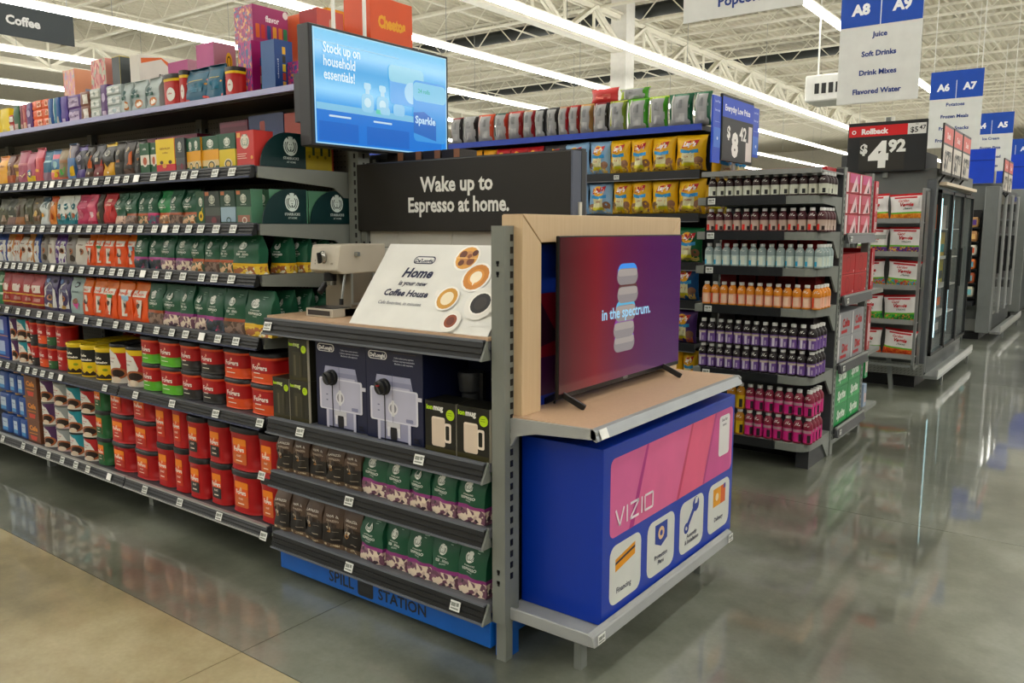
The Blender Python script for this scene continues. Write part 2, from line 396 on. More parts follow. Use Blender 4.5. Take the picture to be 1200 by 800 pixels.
D('blk', 'bag', (.085, .2, .06), 'black and bronze coffee bag', 'coffee bag', '221c19', [(.46, 1.01, '5c493c'), (0, .1, '6b5846')],
  [('p', [(-.85, .45), (.85, .45), (.85, .5), (0, .56), (-.85, .5)], '3c2f28'), ('t', 'LAVAZZA', .05, .67, .065, 'dcd6cc', {'mw': 1.3, 'b': .03}), ('t', 'ESPRESSO', .08, .575, .045, 'c8b8a8', {'mw': 1.2}),
   ('l', [(-.4, .55), (-.4, .42)], .07, '9a8a78'), ('d', -.42, .36, .24, 'a87c44'), ('d', -.35, .36, .12, '3a2c22'), ('p', [(-.62, .44), (-.52, .37), (-.45, .46)], 'cfc4b0'), ('p', [(-.1, .44), (-.25, .37), (-.35, .46)], 'cfc4b0'),
   ('r', .15, .38, .7, .39, '8c8478'), ('r', .0, .2, .7, .215, 'a89c8a'), ('t', 'CREMA', .3, .05, .035, 'd8c8a8', {'mw': .8}), ('d', -.6, .07, .12, 'd8c8a8')])
def bagq(key, desc, base, bands=(), prims=(), h=.165, shape='bag', cat='coffee bag', **kw): D(key, shape, (.085, h, .06), desc, cat, base, bands, prims, **kw)
bagq('amb', 'amber yellow coffee bag', 'e0a51c', [(.85, 1.01, 'd88a3a')], [('t', 'coffee', 0, .6, .08, '8a4a1c', {'mw': 1.2})])
bagq('brn', 'dusty brown coffee bag', '7c5a54', [(0, .3, 'b0603c')], [('r', -.5, .3, .5, .62, '9c7a50')]+ln(-.4, .4, .7, 'd8c8b0', 2))
bagq('yst', 'brown and gold striped bag', '8a6048', [(.25, .42, 'c8a23c'), (.55, .65, 'c8a23c')])
bagq('mau', 'mauve coffee bag', 'a8566c', [(.55, .62, 'c8848c')], [('l', [(-.7, .25), (.1, .18), (.6, .32)], .1, 'e0c8a8')])
bagq('pky', 'pink bag with yellow foot', 'b4667c', [(0, .22, 'e0c034')], [('d', 0, .3, .5, '4878a8'), ('d', 0, .3, .25, 'e8e0c0')])
bagq('cor', 'coral red coffee bag', 'c8565c', [(.7, 1.01, 'c86c7c')], [('r', -.5, .3, .5, .38, 'd8a04c')])
bagq('tea', 'teal blue coffee bag', '2f6f8c', [(0, .3, '8a6a7c'), (.62, .68, '9cc4cc')], [('t', 'roast', 0, .8, .06, 'b8d8dc', {'mw': 1})])
bagq('mix', 'blue pink and yellow bag', '3f74a0', [(0, .28, 'd86a5c'), (.28, .36, 'e0b83c'), (.7, .85, 'c85a6c')], [('d', 0, .5, .5, '9ac0c8'), ('d', .1, .2, .35, 'e8c83c')])
bagq('tgr', 'tan bag with green patch', '8c7c60', [(0, .1, 'c85c3c'), (.55, .65, 'a07858')], [('p', [(-.6, .15), (.6, .2), (.6, .42), (-.6, .3)], '5cb05c')])
bagq('bly', 'blue bag with yellow corner', '5078a8', [(.6, 1.01, '7a7480')], [('p', [(0, .1), (.8, .1), (.8, .4), (.3, .35)], 'e0b82c'), ('l', [(-.6, .95), (.2, .6)], .08, 'c8a878')])
bagq('vio', 'black and violet coffee bag', '262430', [(0, .28, '4c3a80'), (.85, 1.01, '6a5c98')], [('d', 0, .62, .4, 'a8a4b4'), ('d', 0, .62, .25, '3a3448'), ('r', -.3, .3, .3, .42, '8a849c')])
bagq('dor', 'charcoal bag with orange flash', '3a3430', [(0, .2, '5a4034')], [('p', [(-.1, .3), (.8, .3), (.8, .7), (.4, .6)], 'c8682c'), ('d', -.1, .75, .3, 'a89c84'), ('d', .3, .15, .15, 'd0c8b8')])
bagq('dmr', 'charcoal bag with maroon foot', '45454a', [(0, .4, '7c2f30')], [('d', 0, .72, .4, '8c8c88'), ('r', -.3, .48, .3, .6, 'b8b4a8'), ('d', .3, .12, .15, 'd8ccc0'), ('p', [(.5, .35), (.9, .35), (.9, .55)], 'c84a2c')], h=.185)
bagq('dye', 'charcoal bag with yellow foot', '3c3c3a', [(0, .42, 'd8a41c'), (.9, 1.01, 'd8b83c')], [('p', [(-.6, .45), (.6, .45), (0, .28)], '3c3c3a'), ('d', 0, .7, .42, 'a0a098'), ('d', 0, .7, .25, '40403c'), ('d', .3, .12, .13, 'e8dcc0')], h=.18)
bagq('chb', 'charcoal bag with bronze text', '35332f', [(.8, 1.01, '4a4844')], [('d', 0, .68, .35, '908c80'), ('r', -.4, .4, .4, .48, '9c6c4c')]+ln(-.4, .4, .3, 'a09888', 2), h=.175)
bagq('oli', 'olive grey coffee bag', '565844', [(0, .12, '6c5c48')], [('r', -.5, .14, .5, .38, 'b09c8c'), ('d', 0, .6, .35, '747860')])
bagq('olb', 'dark olive coffee bag', '44483c', [(0, .3, '8c7068')], [('r', -.4, .3, .4, .36, 'c8c4b8'), ('d', 0, .62, .3, '6c7060')])
bagq('obr', 'olive bag with brown patch', '6c6858', [(0, .3, '9c6c44')], [('r', -.35, .3, .35, .75, '54443c')])
bagq('tny', 'tan and gold coffee bag', '6c6450', [], [('p', [(-.6, .3), (.5, .3), (.2, .8), (-.6, .8)], 'c8a454'), ('r', -.3, .15, .8, .35, '806048'), ('d', .1, .45, .3, 'd8ccb4')])
bagq('wtg', 'white bag with dark green corner', 'c8d0d0', [(.82, 1.01, '2c4c60')], [('p', [(-.9, .25), (0, .4), (-.9, .5)], '1c2c2c'), ('p', [(.2, .75), (.9, .55), (.9, .9)], '1f4a50'), ('r', -.7, .28, .2, .42, 'd89c3c'), ('t', 'X', 0, .62, .12, '405860', {})])
bagq('orn', 'orange and white slim bag', 'd8862c', [(.8, 1.01, 'c85c20')], [('p', [(-.8, .5), (.6, .75), (-.6, .85)], 'e0d4c4'), ('d', 0, .3, .5, 'b04c1c')])
bagq('wte', 'white coffee bag with teal foot', 'd4d8d4', [(0, .16, '1f7f8c')], [('p', [(-.95, .16), (.95, .16), (.95, .45), (0, .25), (-.95, .32)], '1f8590'), ('d', 0, .62, .45, '25707c'), ('r', -.2, .6, .2, .64, 'd8e0dc'), ('d', 0, .3, .4, 'a8603c')])
bagq('mag', 'magenta coffee bag', 'b81f58', [], [('d', -.4, .35, .6, 'cc6c84'), ('t', 'coffee', 0, .75, .07, 'e8b8c8', {'mw': 1.1}), ('r', -.6, .55, .6, .57, 'e090ac')], h=.17)
bagq('pnk', 'pink coffee bag with flower', 'cc5070', [(0, .12, 'b82850')], [('d', .2, .32, .4, 'e8c8d0'), ('t', 'coffee', -.1, .8, .06, 'f0d0d8', {'mw': 1})], h=.17)
bagq('dtn', 'dark bag with tan picture', '4c4238', [], [('d', 0, .3, .5, 'a88458'), ('r', -.3, .5, .3, .7, '7c7058')])
bagq('red', 'scarlet coffee bag', 'b4262c', [(0, .08, '8c2024')], [('p', [(-.7, .6), (.7, .6), (0, .12)], 'd04444'), ('r', -.4, .72, .4, .82, 'e0b8a8'), ('t', 'coffee', 0, .6, .07, 'ecc0b0', {'mw': 1.1})], h=.175)
DON = [('r', -.8, .0, .8, .74, 'd2d4d2'), ('d', .1, .42, .42, 'a87050'), ('d', .1, .43, .28, '40261c'), ('t', 'donut', -.05, .62, .06, '6c4c44', {'mw': 1})]
bagq('dbl', 'blue and white coffee bag', '39559c', [], DON); bagq('dta', 'tan and white coffee bag', 'c08a48', [], DON)
bagq('dor2', 'orange and white coffee bag', 'c86a2c', [], DON); bagq('dgy', 'grey floral coffee bag', '8c8884', [], [('d', -.4, .8, .35, '4c443c'), ('d', .3, .2, .4, '5c544c')]+DON[1:], )
bagq('dpu', 'purple and white coffee bag', '5c3488', [], DON); bagq('dpo', 'plain purple coffee bag', '5a3282', [], [('r', -.5, .2, .5, .35, 'c8bcd0'), ('r', -.5, .5, .5, .6, 'c8bcd0')])
bagq('dwb', 'white bag with coffee cup picture', 'c8c4bc', [(.85, 1.01, '5a4438')], DON[1:])
bagq('big', 'floral purple and white bag', '4a3f6c', [(0, .08, '3c3158')], [('d', -.5, .85, .3, '6c8cc0'), ('d', .5, .85, .25, '2c2440'), ('p', [(-.9, .1), (.9, .1), (.8, .6), (0, .82), (-.9, .62)], 'cccccc'), ('t', 'donut', 0, .56, .08, '8890a8', {'mw': 1.2}), ('d', .1, .38, .4, 'a87050'), ('d', .1, .39, .26, '241a18'), ('d', .1, .14, .28, 'b89858')], h=.19)
bagq('bgp', 'pale teal and pink coffee bag', '9cb0b0', [], [('d', .1, .8, .35, '2c2c30'), ('d', .1, .8, .2, 'a0b8b8'), ('t', 'donut', 0, .58, .07, '5c7078', {'mw': 1.1}), ('p', [(-.4, .3), (.6, .3), (.2, .05)], 'd0589c'), ('d', 0, .35, .35, '8c5a44')], h=.19)
OR_ = [('r', -.9, .62, .9, .78, 'e4dcd4'), ('t', "DUNKIN'", 0, .66, .06, 'e0601c', {'mw': 1.3, 'b': .04}), ('p', [(-.28, .1), (.28, .1), (.38, .55), (-.38, .55)], 'd8d4cc'), ('d', 0, .38, .34, '2c2622'), ('d', 0, .38, .22, '6c6058')]
bagq('org', 'bright orange coffee bag', 'e05a1a', [(.78, 1.01, 'e07818')], OR_, h=.185)
bagq('ogr', 'orange bag with green patch', 'e05a1a', [(.78, 1.01, 'e07818')], OR_+[('r', -.3, .54, .5, .63, '2f8a50')], h=.185)
bagq('obl', 'orange bag with pale blue patch', 'e05a1a', [(.78, 1.01, 'e07818')], OR_+[('r', -.3, .5, .6, .63, '90b8d0')], h=.185)
bagq('cok', 'red bag with white label', '9c1c20', [(0, .1, '74181a'), (.1, .14, 'c8a040'), (.36, .4, 'c8a040')], [('r', -.6, .46, .6, .68, 'd8ccc4'), ('r', -.5, .2, .5, .3, 'b08078')], h=.185)
bagq('gsh', 'green and white pack', '2f7850', [(.3, .36, 'c0ccc0'), (.6, .66, 'c0ccc0')], [('r', -.7, .7, .7, .9, '9cb89c')], h=.185)
# boxes
def cbox(key, desc, base, bands=(), prims=(), wh=(.09, .145, .1), **kw): D(key, 'box', wh, desc, 'coffee box', base, bands, prims, **kw)
cbox('bgw', 'green box with coffee cup', '1f5a38', [], [('r', -.95, .3, .95, .62, 'dcd8cc'), ('d', 0, .42, .6, 'd8d0c4'), ('d', 0, .42, .42, 'b4582c'), ('t', 'coffee', 0, .78, .07, 'd8e0d8', {'mw': 1.4})])
cbox('bus', 'yellow and red coffee box', 'e4c80c', [(0, .24, 'c81f34')], [('t', 'GEVALIA', 0, .68, .06, 'a06c10', {'mw': 1.6}), ('t', 'coffee', 0, .56, .05, 'a06c10', {'mw': 1.4}), ('d', -.4, .3, .18, '4c1c1c'), ('d', .5, .3, .18, '4c1c1c'), ('d', -.1, .2, .22, 'e0a040')])
cbox('bgy', 'charcoal coffee pod box', '3f4547', [(0, .2, '5c4448'), (.2, .42, '54585a')], [('s', 0, .76, .4, 'c8ccc8', '3f4547'), ('t', 'STARBUCKS', 0, .58, .03, 'c0c4c0', {'mw': 1}), ('d', .3, .15, .3, '7c3040')])
YB = [('s', 0, .77, .38, 'dfe4dc', G1), ('t', 'STARBUCKS', 0, .6, .03, 'd0d8d0', {'mw': 1}), ('d', .1, .12, .5, 'dcd0b0'), ('d', .1, .12, .38, '1f3c30'), ('d', .1, .12, .26, 'd8b870')]
cbox('byo', 'green and amber pod box', G1, [(.28, .58, 'e0a41c'), (.1, .28, 'd8c08c')], YB, side='d89c1c')
cbox('byl', 'green and yellow pod box', G1, [(.05, .55, 'd8c020')], YB)
cbox('brd', 'red pod box', 'c8403c', [], [('r', -.9, .82, -.5, .95, 'e0b060'), ('s', 0, .7, .5, 'dcd4c8', '6c8c80'), ('d', .75, .25, .14, 'e0a050')]+ln(-.9, .2, .35, 'e0c0b0', 3, .06, .02), wh=(.11, .15, .1))
cbox('bsf', 'slim green box with sunflower', G1, [(.85, 1.01, '2f5a3c')], [('s', 0, .68, .42, 'd8dcd0', G1), ('d', 0, .24, .5, 'e0bc18'), ('d', 0, .24, .2, '3c2c18'), ('l', [(.4, .5), (.1, .3)], .12, 'd8c028')])
cbox('bdg', 'dark green pod box', '34423c', [(0, .25, '4c4044'), (.25, .5, '555d58')], [('r', -.9, .86, -.4, .97, 'c07850'), ('s', 0, .74, .4, 'c8ccc0', '34423c'), ('t', 'STARBUCKS', 0, .56, .03, 'c0c8c0', {'mw': 1}), ('d', .2, .1, .35, '7c4048')])
cbox('blb', 'green and pale blue pod box', '2c4c3f', [(.06, .5, '9cb4c4')], [('r', -.9, .86, -.4, .97, 'c07850'), ('s', 0, .74, .4, 'c8ccc0', '2c4c3f'), ('t', 'STARBUCKS', 0, .55, .03, 'd0d8d0', {'mw': 1}), ('g', .1, .1, .22, .32, '24483c')])
cbox('bgn', 'green and mint pod box', '2f5340', [(.05, .5, '5a8068')], [('r', -.9, .86, -.4, .97, 'c07850'), ('s', 0, .74, .4, 'd0d4c8', '2f5340'), ('t', 'STARBUCKS', 0, .55, .03, 'd0d8d0', {'mw': 1}), ('r', -.8, .05, .8, .25, 'a07060'), ('g', .1, .1, .22, .32, 'dcd8cc')], side='5f8f74')
cbox('bye', 'small yellow pod box', 'a8960f', [(.62, .95, 'b8a412')], [('r', .3, .5, .8, .98, '23402c'), ('d', -.3, .45, .25, '6c6410')], wh=(.06, .12, .12))
cbox('bbr', 'brown stacked cocoa box', '6c4028', [], [('p', [(-.6, .3), (.5, .3), (.35, .1), (-.45, .1)], 'c8402c'), ('t', 'Cafe', 0, .55, .2, 'd88c24', {'mw': 1.5, 'b': .05}), ('l', [(-.7, .4), (.6, .42)], .08, 'd88c24')], wh=(.12, .14, .1))
# tubs
def folg(desc, key, low, h, w, wide=False, base='b01219'):
    P_ = [('rr', -.95, .16, .75, .84, 'e8601c', .12), ('rr', -.95, .66, .75, .84, 'f08c1c', .1), ('rr', -.95, .16, .75, .46, low, .12),
          ('d', -.1, .64, .14, 'f4c4a0'), ('t', 'Folgers', -.1, .5, .12, 'f4efe8', {'mw': 1.62, 'b': .03}), ('t', 'ROAST', -.1, .36, .05, 'f0e0d0', {'mw': 1.1}), ('r', -.5, .24, .3, .27, 'f0dcc8')]
    D(key, 'tub', (w, h, w), desc, 'coffee tub', base, [], P_)
folg('red tub with black label', 'fbk', '2a2827', .205, .13); folg('red tub with orange label', 'fol', 'd8682c', .205, .15)
folg('small red coffee tub', 'frd', 'c0301c', .158, .125); folg('tall red coffee tub', 'ftl', 'c83c1c', .228, .115)
folg('green coffee tub', 'fgr', '1f5c30', .15, .105, base='25683a'); folg('wide red coffee tub', 'fwd', 'd06a30', .205, .165)
def f5(desc, key, low, gr='b01219'):
    D(key, 'tub', (.11, .14, .11), desc, 'coffee tub', gr, [(0, .38, low), (.8, .87, 'd8562c')], [('t', 'Folgers', 0, .5, .17, 'f0e4e0', {'mw': 1.8, 'b': .03}), ('d', 0, .72, .14, 'e8a890'), ('r', -.7, .36, .1, .40, 'e8dcd0'), ('r', -.7, .2, .5, .23, 'e0e0d0')])
f5('red and lime green tub', 'tgn', '5fb02c'); f5('red and black coffee tub', 'tbk', '2c2a2a'); f5('red and orange coffee tub', 'tor', 'd8541c'); f5('plain red coffee tub', 'trd', 'a81a1e')
f5('red and dark green tub', 'tdg', '2c6034')
D('cbt', 'tin', (.1, .175, .1), 'black and yellow coffee tin', 'coffee tin', 'e3c40e', [(.46, .86, '191816'), (.86, .93, 'e3c40e')],
  [('t', 'Cafe', -.25, .7, .09, 'ece8dc', {'b': .04, 'mw': .7}), ('t', 'Bustelo', -.1, .56, .09, 'ece8dc', {'b': .04, 'mw': 1.1}), ('d', -.55, .28, .2, 'c03c2c'), ('d', .3, .34, .16, '8fa01c'), ('p', [(-.9, .04), (.95, .04), (.95, .16), (.7, .1), (.5, .2), (.3, .12), (.1, .2), (-.1, .12), (-.4, .2), (-.9, .14)], '38250f')], lid='e0c416')
CHK = [('p', [(-1, .35), (.2, .3), (.35, .5), (.1, .8), (-.4, .93), (-1, .95)], 'dcdad4'), ('t', 'Chock full', -.42, .68, .06, 'b03030', {'mw': .8}), ('t', "o'Nuts", -.42, .58, .05, '604040', {'mw': .6}), ('d', .1, .28, .62, 'a8643c'), ('d', .12, .28, .42, '2c1a14'), ('d', 0, .12, .3, 'd8c8b4')]
def tin3(key, desc, base, w=.105, h=.138, lid='b8b8b4', bd=(), foot='d4d0c8'): D(key, 'tin', (w, h, w), desc, 'coffee tin', base, [(0, .22, foot)]+list(bd), CHK, lid=lid)
tin3('trw', 'red and white coffee tin', 'b8242a', lid='18181a'); tin3('twt', 'teal and white coffee tin', '2291a0', lid='2a2a2c'); tin3('tgy', 'grey and white coffee tin', '9aa0a0', lid='6c6c6c', foot='c0a4a8'); tin3('tpw', 'purple and white coffee tin', '553060', lid='6c6c6c')
D('tyl', 'tin', (.108, .21, .108), 'red and white tin under yellow rim', 'coffee tin', 'b8242a', [(0, .2, 'd4d0c8'), (.78, .93, 'e6c414')], [('t', 'coffee', -.5, .84, .04, 'c06020', {'mw': .7})]+CHK[:-1]+[('d', 0, .1, .34, 'd8c8b4')], lid='18181a')
D('jbl', 'jar', (.1, .14, .09), 'blue jar with tan lid', 'creamer jar', '1c4b8e', [], [('r', -.7, .3, .6, .85, 'b8c8d8'), ('r', -.7, .15, .6, .35, '4c94cc'), ('t', 'creamer', -.05, .62, .07, '24488c', {'mw': 1.1})])
D('bxb', 'box', (.12, .135, .1), 'royal blue creamer carton', 'creamer carton', '1f3f96', [], [('r', -.8, .35, .3, .85, 'a8b8d8'), ('r', -.8, .2, .3, .35, '4c8ccc'), ('r', -1, .08, 1, .12, 'c08c60')], name='creamer_carton')
# overstock shelf packs
def blk(key, desc, base, prims=(), bands=(), h=.16, w=.09, cat='coffee pack'): D(key, 'block', (w, h, .07), desc, cat, base, bands, prims)
blk('oye', 'yellow coffee brick', 'e2c80c', [('r', -.5, .02, .5, .16, 'c8b868'), ('l', [(-.3, .2), (-.3, .85)], .12, 'f0e060')])
blk('orw', 'small red and white pack', 'b0282a', [('r', -.6, .2, .8, .8, 'd8d4cc')], h=.055)
blk('odg', 'dark green slim pack', '1f5c34', [('r', -.6, .02, .6, .3, 'b8a89c')])
blk('omr', 'maroon slim pack', '84283c', [('r', -.5, .02, .5, .25, 'c8a898')]); blk('opk', 'rose pink slim pack', 'b44c5c', [('r', -.6, .02, .6, .3, 'd8b09c'), ('r', -.5, .4, .5, .8, 'c87c70')])
blk('opu', 'purple slim pack', '5a2f74', [('d', 0, .6, .5, 'b8a8c8'), ('r', -.5, .05, .5, .2, 'c8b8cc')])
blk('oor', 'orange coffee pouch', 'e46a38', [('r', .1, .25, .9, .85, 'ecbca0'), ('d', .5, .55, .25, 'b86038')], h=.055)
blk('obl2', 'blue slim pack', '2f5f9c', [('r', -.5, .05, .5, .3, 'b8b8b0')]); blk('otw', 'teal and white slim pack', '1f8098', [('r', -.9, 0, -.2, 1, 'c8d8d8')])
blk('ovi', 'violet coffee pack', '5b4398', [('r', -.5, .05, .5, .2, 'b8acc8')]); blk('opb', 'purple pack with silver label', '552a7c', [('r', -.8, .15, .6, .8, 'b8a8c4'), ('t', 'coffee', -.1, .4, .3, '5c3470', {'mw': 1.2})], h=.078)
blk('obw', 'brown and white pouch', '7c4a34', [('r', -.3, .15, .8, .8, 'dcd8d0')], h=.08); blk('owg', 'white and grey pouch', 'b4bcb8', [('r', -.7, .15, .8, .8, 'dce0dc'), ('d', .1, .5, .25, '98a8a0')], h=.055)
blk('owh', 'silver coffee pouch', 'a4b0b0', [('r', -.8, .15, .8, .8, 'd8dcdc'), ('d', .1, .5, .3, 'a0b0b4')], h=.055)
bagq('osv', 'silver and green coffee bag', 'a8b4b4', [], [('d', -.3, .65, .4, '4c6c6c'), ('d', .2, .25, .55, 'c87c34'), ('d', .2, .25, .35, 'e8e0d4'), ('r', -.8, .45, .3, .55, '3c6860')], h=.17)
D('orc', 'tub', (.1, .165, .1), 'red tub with yellow lid', 'coffee tub', 'b8201c', [(.78, .9, 'e8c41c')], [('d', .3, .42, .8, 'dcdad4'), ('t', 'coffee', .2, .42, .07, 'b03030', {'mw': 1})], lid='201c18')
bagq('otl', 'dark teal coffee bag', '17607c', [(.86, 1.01, '124c64')], [('r', -.7, .62, .7, .64, 'c8b860'), ('r', -.6, .3, .6, .56, '1f6f8c'), ('d', -.85, .08, .2, 'd8605c'), ('d', .85, .12, .16, 'd8605c'), ('d', .85, .5, .12, 'd8a04c'), ('d', -.9, .6, .1, 'd8705c')], h=.18)
# snack cartons
SN = lambda n=5: [('r', -.8+.34*i, .12+.05*(i % 2), -.55+.34*i, .5+.04*(i % 3), c) for i, c in enumerate(['d85c2c', 'c03c3c', '28508c', 'e0a83c', 'd86c3c'][:n])]
D('cfl', 'box', (.28, .2, .2), 'magenta snack carton lettered flavor', 'snack carton', 'a3336f', [], [('t', 'flavor', .1, .6, .16, 'f0e8ec', {'b': .03}), ('d', .85, .88, .15, 'e8e0e0')]+[('rr', u, .12, u+.22, .5, c, .04) for u, c in ((-.85, 'd86c2c'), (-.55, 'c84034'), (-.22, '24508c'), (.1, 'e0a43c'), (.42, 'd8803c'), (.7, '2f8a5c'))], name='snack_carton', side='art:a3336f,b85c74,d8a06c,4c6c9c,c05c5c,8a3560')
D('cmg', 'box', (.2, .21, .18), 'magenta carton with smiley badge', 'snack carton', '9c1468', [], [('d', .55, .82, .28, 'e8bc1c'), ('g', .55, .82, .14, .19, '4c2c10')]+[('r', -.5, .1+.16*i, .1, .24+.16*i, c) for i, c in enumerate(['3c6c48', 'c8b8a0', 'b0502c', '284c84'])], name='snack_carton', side='art:a81c74,a81c74,b02c7c,a81c74,c88c3c,284c84')
D('cpk', 'box', (.2, .2, .2), 'pale pink carton with yellow smiley', 'snack carton', 'b48498', [], [('d', .35, .72, .3, 'e4bc2c'), ('g', .35, .72, .14, .19, '5c4418')], name='snack_carton', side='b8508c')
D('cbl', 'box', (.2, .2, .16), 'blue snack carton with product stack', 'snack carton', '1f4c8c', [], [('r', -.15, .08+.165*i, .2, .22+.165*i, c) for i, c in enumerate(['d0a83c', 'b8442c', 'd8c030', '2c2c20', 'dcb02c'])]+[('t', 'cloud', -.6, .45, .12, 'c8d4e8', {'rot': 1, 'sx': .5})], name='snack_carton', side='2c5c94')
D('cor2', 'box', (.2, .22, .16), 'orange snack carton with badge', 'snack carton', 'dc6a34', [], [('rr', -.05, .2, .25, .85, 'b8a098', .1), ('d', .0, .12, .22, 'e8a01c')], name='snack_carton')
D('crd', 'box', (.2, .22, .16), 'salmon red snack carton', 'snack carton', 'cc5848', [], [('rr', -.1, .4, .4, .9, 'c8a08c', .1), ('d', .6, .14, .25, 'e8a01c')], name='snack_carton', side='a81c20')
D('cwh', 'box', (.3, .15, .18), 'white carton with orange swoosh', 'snack carton', 'd8d4cc', [], [('p', [(-.9, .75), (.2, .95), (.9, .6), (.9, .8), (.2, 1), (-.9, .9)], 'd86c2c'), ('t', 'SIN', .25, .3, .22, '4c4c48', {'mw': .6})], name='snack_carton')
D('cdk', 'box', (.18, .2, .18), 'dark grey carton', 'snack carton', '4c5254', [(0, .2, 'c8b41c')], [('r', -.6, .4, .6, .6, '74787a')], name='snack_carton')
D('cpr', 'box', (.18, .2, .18), 'pink and red carton', 'snack carton', 'cc8c80', [], [('r', -.3, .1, .1, .9, 'c8a46c'), ('r', .1, .1, .4, .9, '9ca084')], name='snack_carton', side='art:b01c34,c87c70,d8a88c,a0a084')
D('cop', 'box', (.2, .19, .18), 'orange cream carton', 'snack carton', 'd49a78', [], [('r', -.3, .05, .2, .7, '8ca0bc'), ('r', .3, .5, .8, .8, 'c8849c')], name='snack_carton', side='art:d49a78,d8b090,8ca0bc,d87c50,c8849c')
D('cye', 'box', (.16, .22, .14), 'yellow snack carton', 'snack carton', 'e4a418', [], [('rr', -.1, .1, .8, .55, 'b83c2c', .08)], name='snack_carton')
D('cch', 'box', (.26, .32, .2), 'orange carton lettered cheetos', 'snack carton', 'dc5a24', [], [('t', 'Cheetos', 0, .72, .14, 'eca81c', {'b': .06, 'mw': 1.3}), ('p', [(-1, 0), (1, 0), (1, .3), (.5, .2), (0, .36), (-.5, .18), (-1, .3)], '3c3430'), ('p', [(-.5, .25), (.1, .3), (.3, .18), (-.2, .12)], 'e0a060'), ('d', .82, .2, .18, 'e8a41c')], name='snack_carton')
D('cmr', 'box', (.3, .13, .2), 'maroon carton', 'snack carton', '641a34', [], [('d', -.3, .5, .1, 'a0402c'), ('r', -.9, .9, .9, .96, '7c2c44')], name='snack_carton')
D('cnb', 'box', (.3, .16, .2), 'navy blue carton lettered clo', 'snack carton', '1f3664', [], [('rr', -.35, .3, -.05, .9, '9c3c2c', .05), ('t', 'clo', .55, .4, .2, 'b8c4d8', {'rot': 1, 'sx': .5})], name='snack_carton')
D('crs', 'box', (.16, .14, .2), 'dull red carton', 'snack carton', 'a8442f', [], [('r', -.5, .1, .5, .4, 'b87850')], name='snack_carton')
D('ctn', 'box', (.14, .13, .12), 'dark carton with tan roundel', 'snack carton', '2c2420', [], [('d', -.3, .5, .45, 'b8854c'), ('g', -.3, .5, .3, .36, '6c4c2c'), ('r', .35, 0, 1, 1, '9c6c4c')], name='snack_carton')

def lays(key, base, desc, foot=None, box='d8d4a8', word='CLASSIC'):
    D(key, 'pillow', (.2, .25, .09), desc, 'bag of chips', base, [], [
        ('r', -.85, .04, .85, .22, 'art:'+(foot or 'd8b030,a07848,c89838,7c5838,e0c050')), ('d', -.62, .26, .24, '8c6a4c'), ('d', .62, .28, .28, '946c50'), ('d', 0, .7, .42, 'eeb01c'),
        ('p', [(-.55, .62), (.5, .7), (.62, .86), (-.42, .78)], 'c01f28'), ('t', "Lay's", .02, .675, .12, 'f4ecea', {'mw': .9, 'b': .05, 'sh': .3}),
        ('r', -.48, .16, .38, .5, box), ('r', -.48, .13, .38, .22, 'd8d028'), ('t', word, -.05, .36, .045, 'a02c28', {'mw': .7}), ('p', [(-.62, .5), (0, .46), (.62, .5), (.62, .6), (0, .55), (-.62, .6)], '3a9cd4')])
lays('ly', 'e8b80e', 'yellow bag of potato chips'); lays('lb', '8fb4d4', 'pale blue bag of potato chips', 'd8b860,a8bcc8,c8a050,8fb4d4'); lays('lg', '12683c', 'green bag of potato chips', 'd8c060,12683c,a8a050')
lays('lr', 'b82028', 'red bag of potato chips'); lays('lk', '3c3c3e', 'black bag of potato chips'); lays('ld', '17578c', 'deep blue bag of potato chips', 'd8b860,17578c,c8a050'); lays('lp', '5a3a7c', 'purple bag of chips', 'c85c2c,5a3a7c,d88c40')
D('ch1', 'pillow', (.19, .24, .08), 'orange bag of cheese puffs', 'bag of chips', 'e69a14', [], [('t', 'Cheetos', 0, .66, .13, 'd8e0f0', {'mw': 1.5, 'b': .05}), ('r', -.7, .4, .7, .55, 'b83c20')])
D('ch2', 'pillow', (.19, .24, .08), 'yellow and blue bag of chips', 'bag of chips', 'e4a820', [(0, .55, '24408c')], [('t', 'Ruffles', 0, .66, .14, 'f0e8e4', {'mw': 1.6, 'b': .05}), ('r', -.5, .2, .5, .5, 'b8283c')])
def bk(key, desc, e1, e2, art='a8a8a8,989898'):
    D(key, 'pillow', (.17, .235, .11), desc, 'bag of chips', 'a4a5a6', [(.93, 1.01, e1)], [('r', -.98, .02, -.62, .97, e1), ('r', -.62, .02, -.5, .97, 'dcdcd8'), ('r', .72, .02, .98, .97, e2), ('r', -.2, .55, .3, .8, '8c8e90'), ('r', -.25, .15, .5, .4, 'b4b4b4')])
bk('k1', 'silver backed bag with dark red edge', '8c1c28', '241f20'); bk('k2', 'plain silver backed bag', '9a9c9e', '1c1c1e'); bk('k3', 'silver backed bag with orange edge', 'd8582c', 'c84a20'); bk('k4', 'silver backed bag with teal edge', '2c5c54', 'b0381c')
bk('k5', 'silver backed bag with red edge', 'c03a30', '8c1c20'); bk('k6', 'silver backed bag with black stripe', '33343a', '2a2a2c'); bk('k7', 'tan bag with crimson edge', 'c09878', 'a0222c'); bk('k8', 'silver bag with gold edge', 'c89858', 'a0804c')
bk('k9', 'lime olive bag', 'a8b02c', '7c8c2c'); bk('ka', 'lime green edged bag', '6cb82c', '3c941c'); bk('kb', 'green and yellow edged bag', 'a8c41c', '4c9c1c'); bk('kc', 'dark green edged bag', '0c6c48', '085c3c')
D('kr', 'pillow', (.17, .2, .07), 'red bag lying flat', 'bag of chips', 'c83a38', [], [('r', -.6, .3, .6, .6, 'd86c60')])
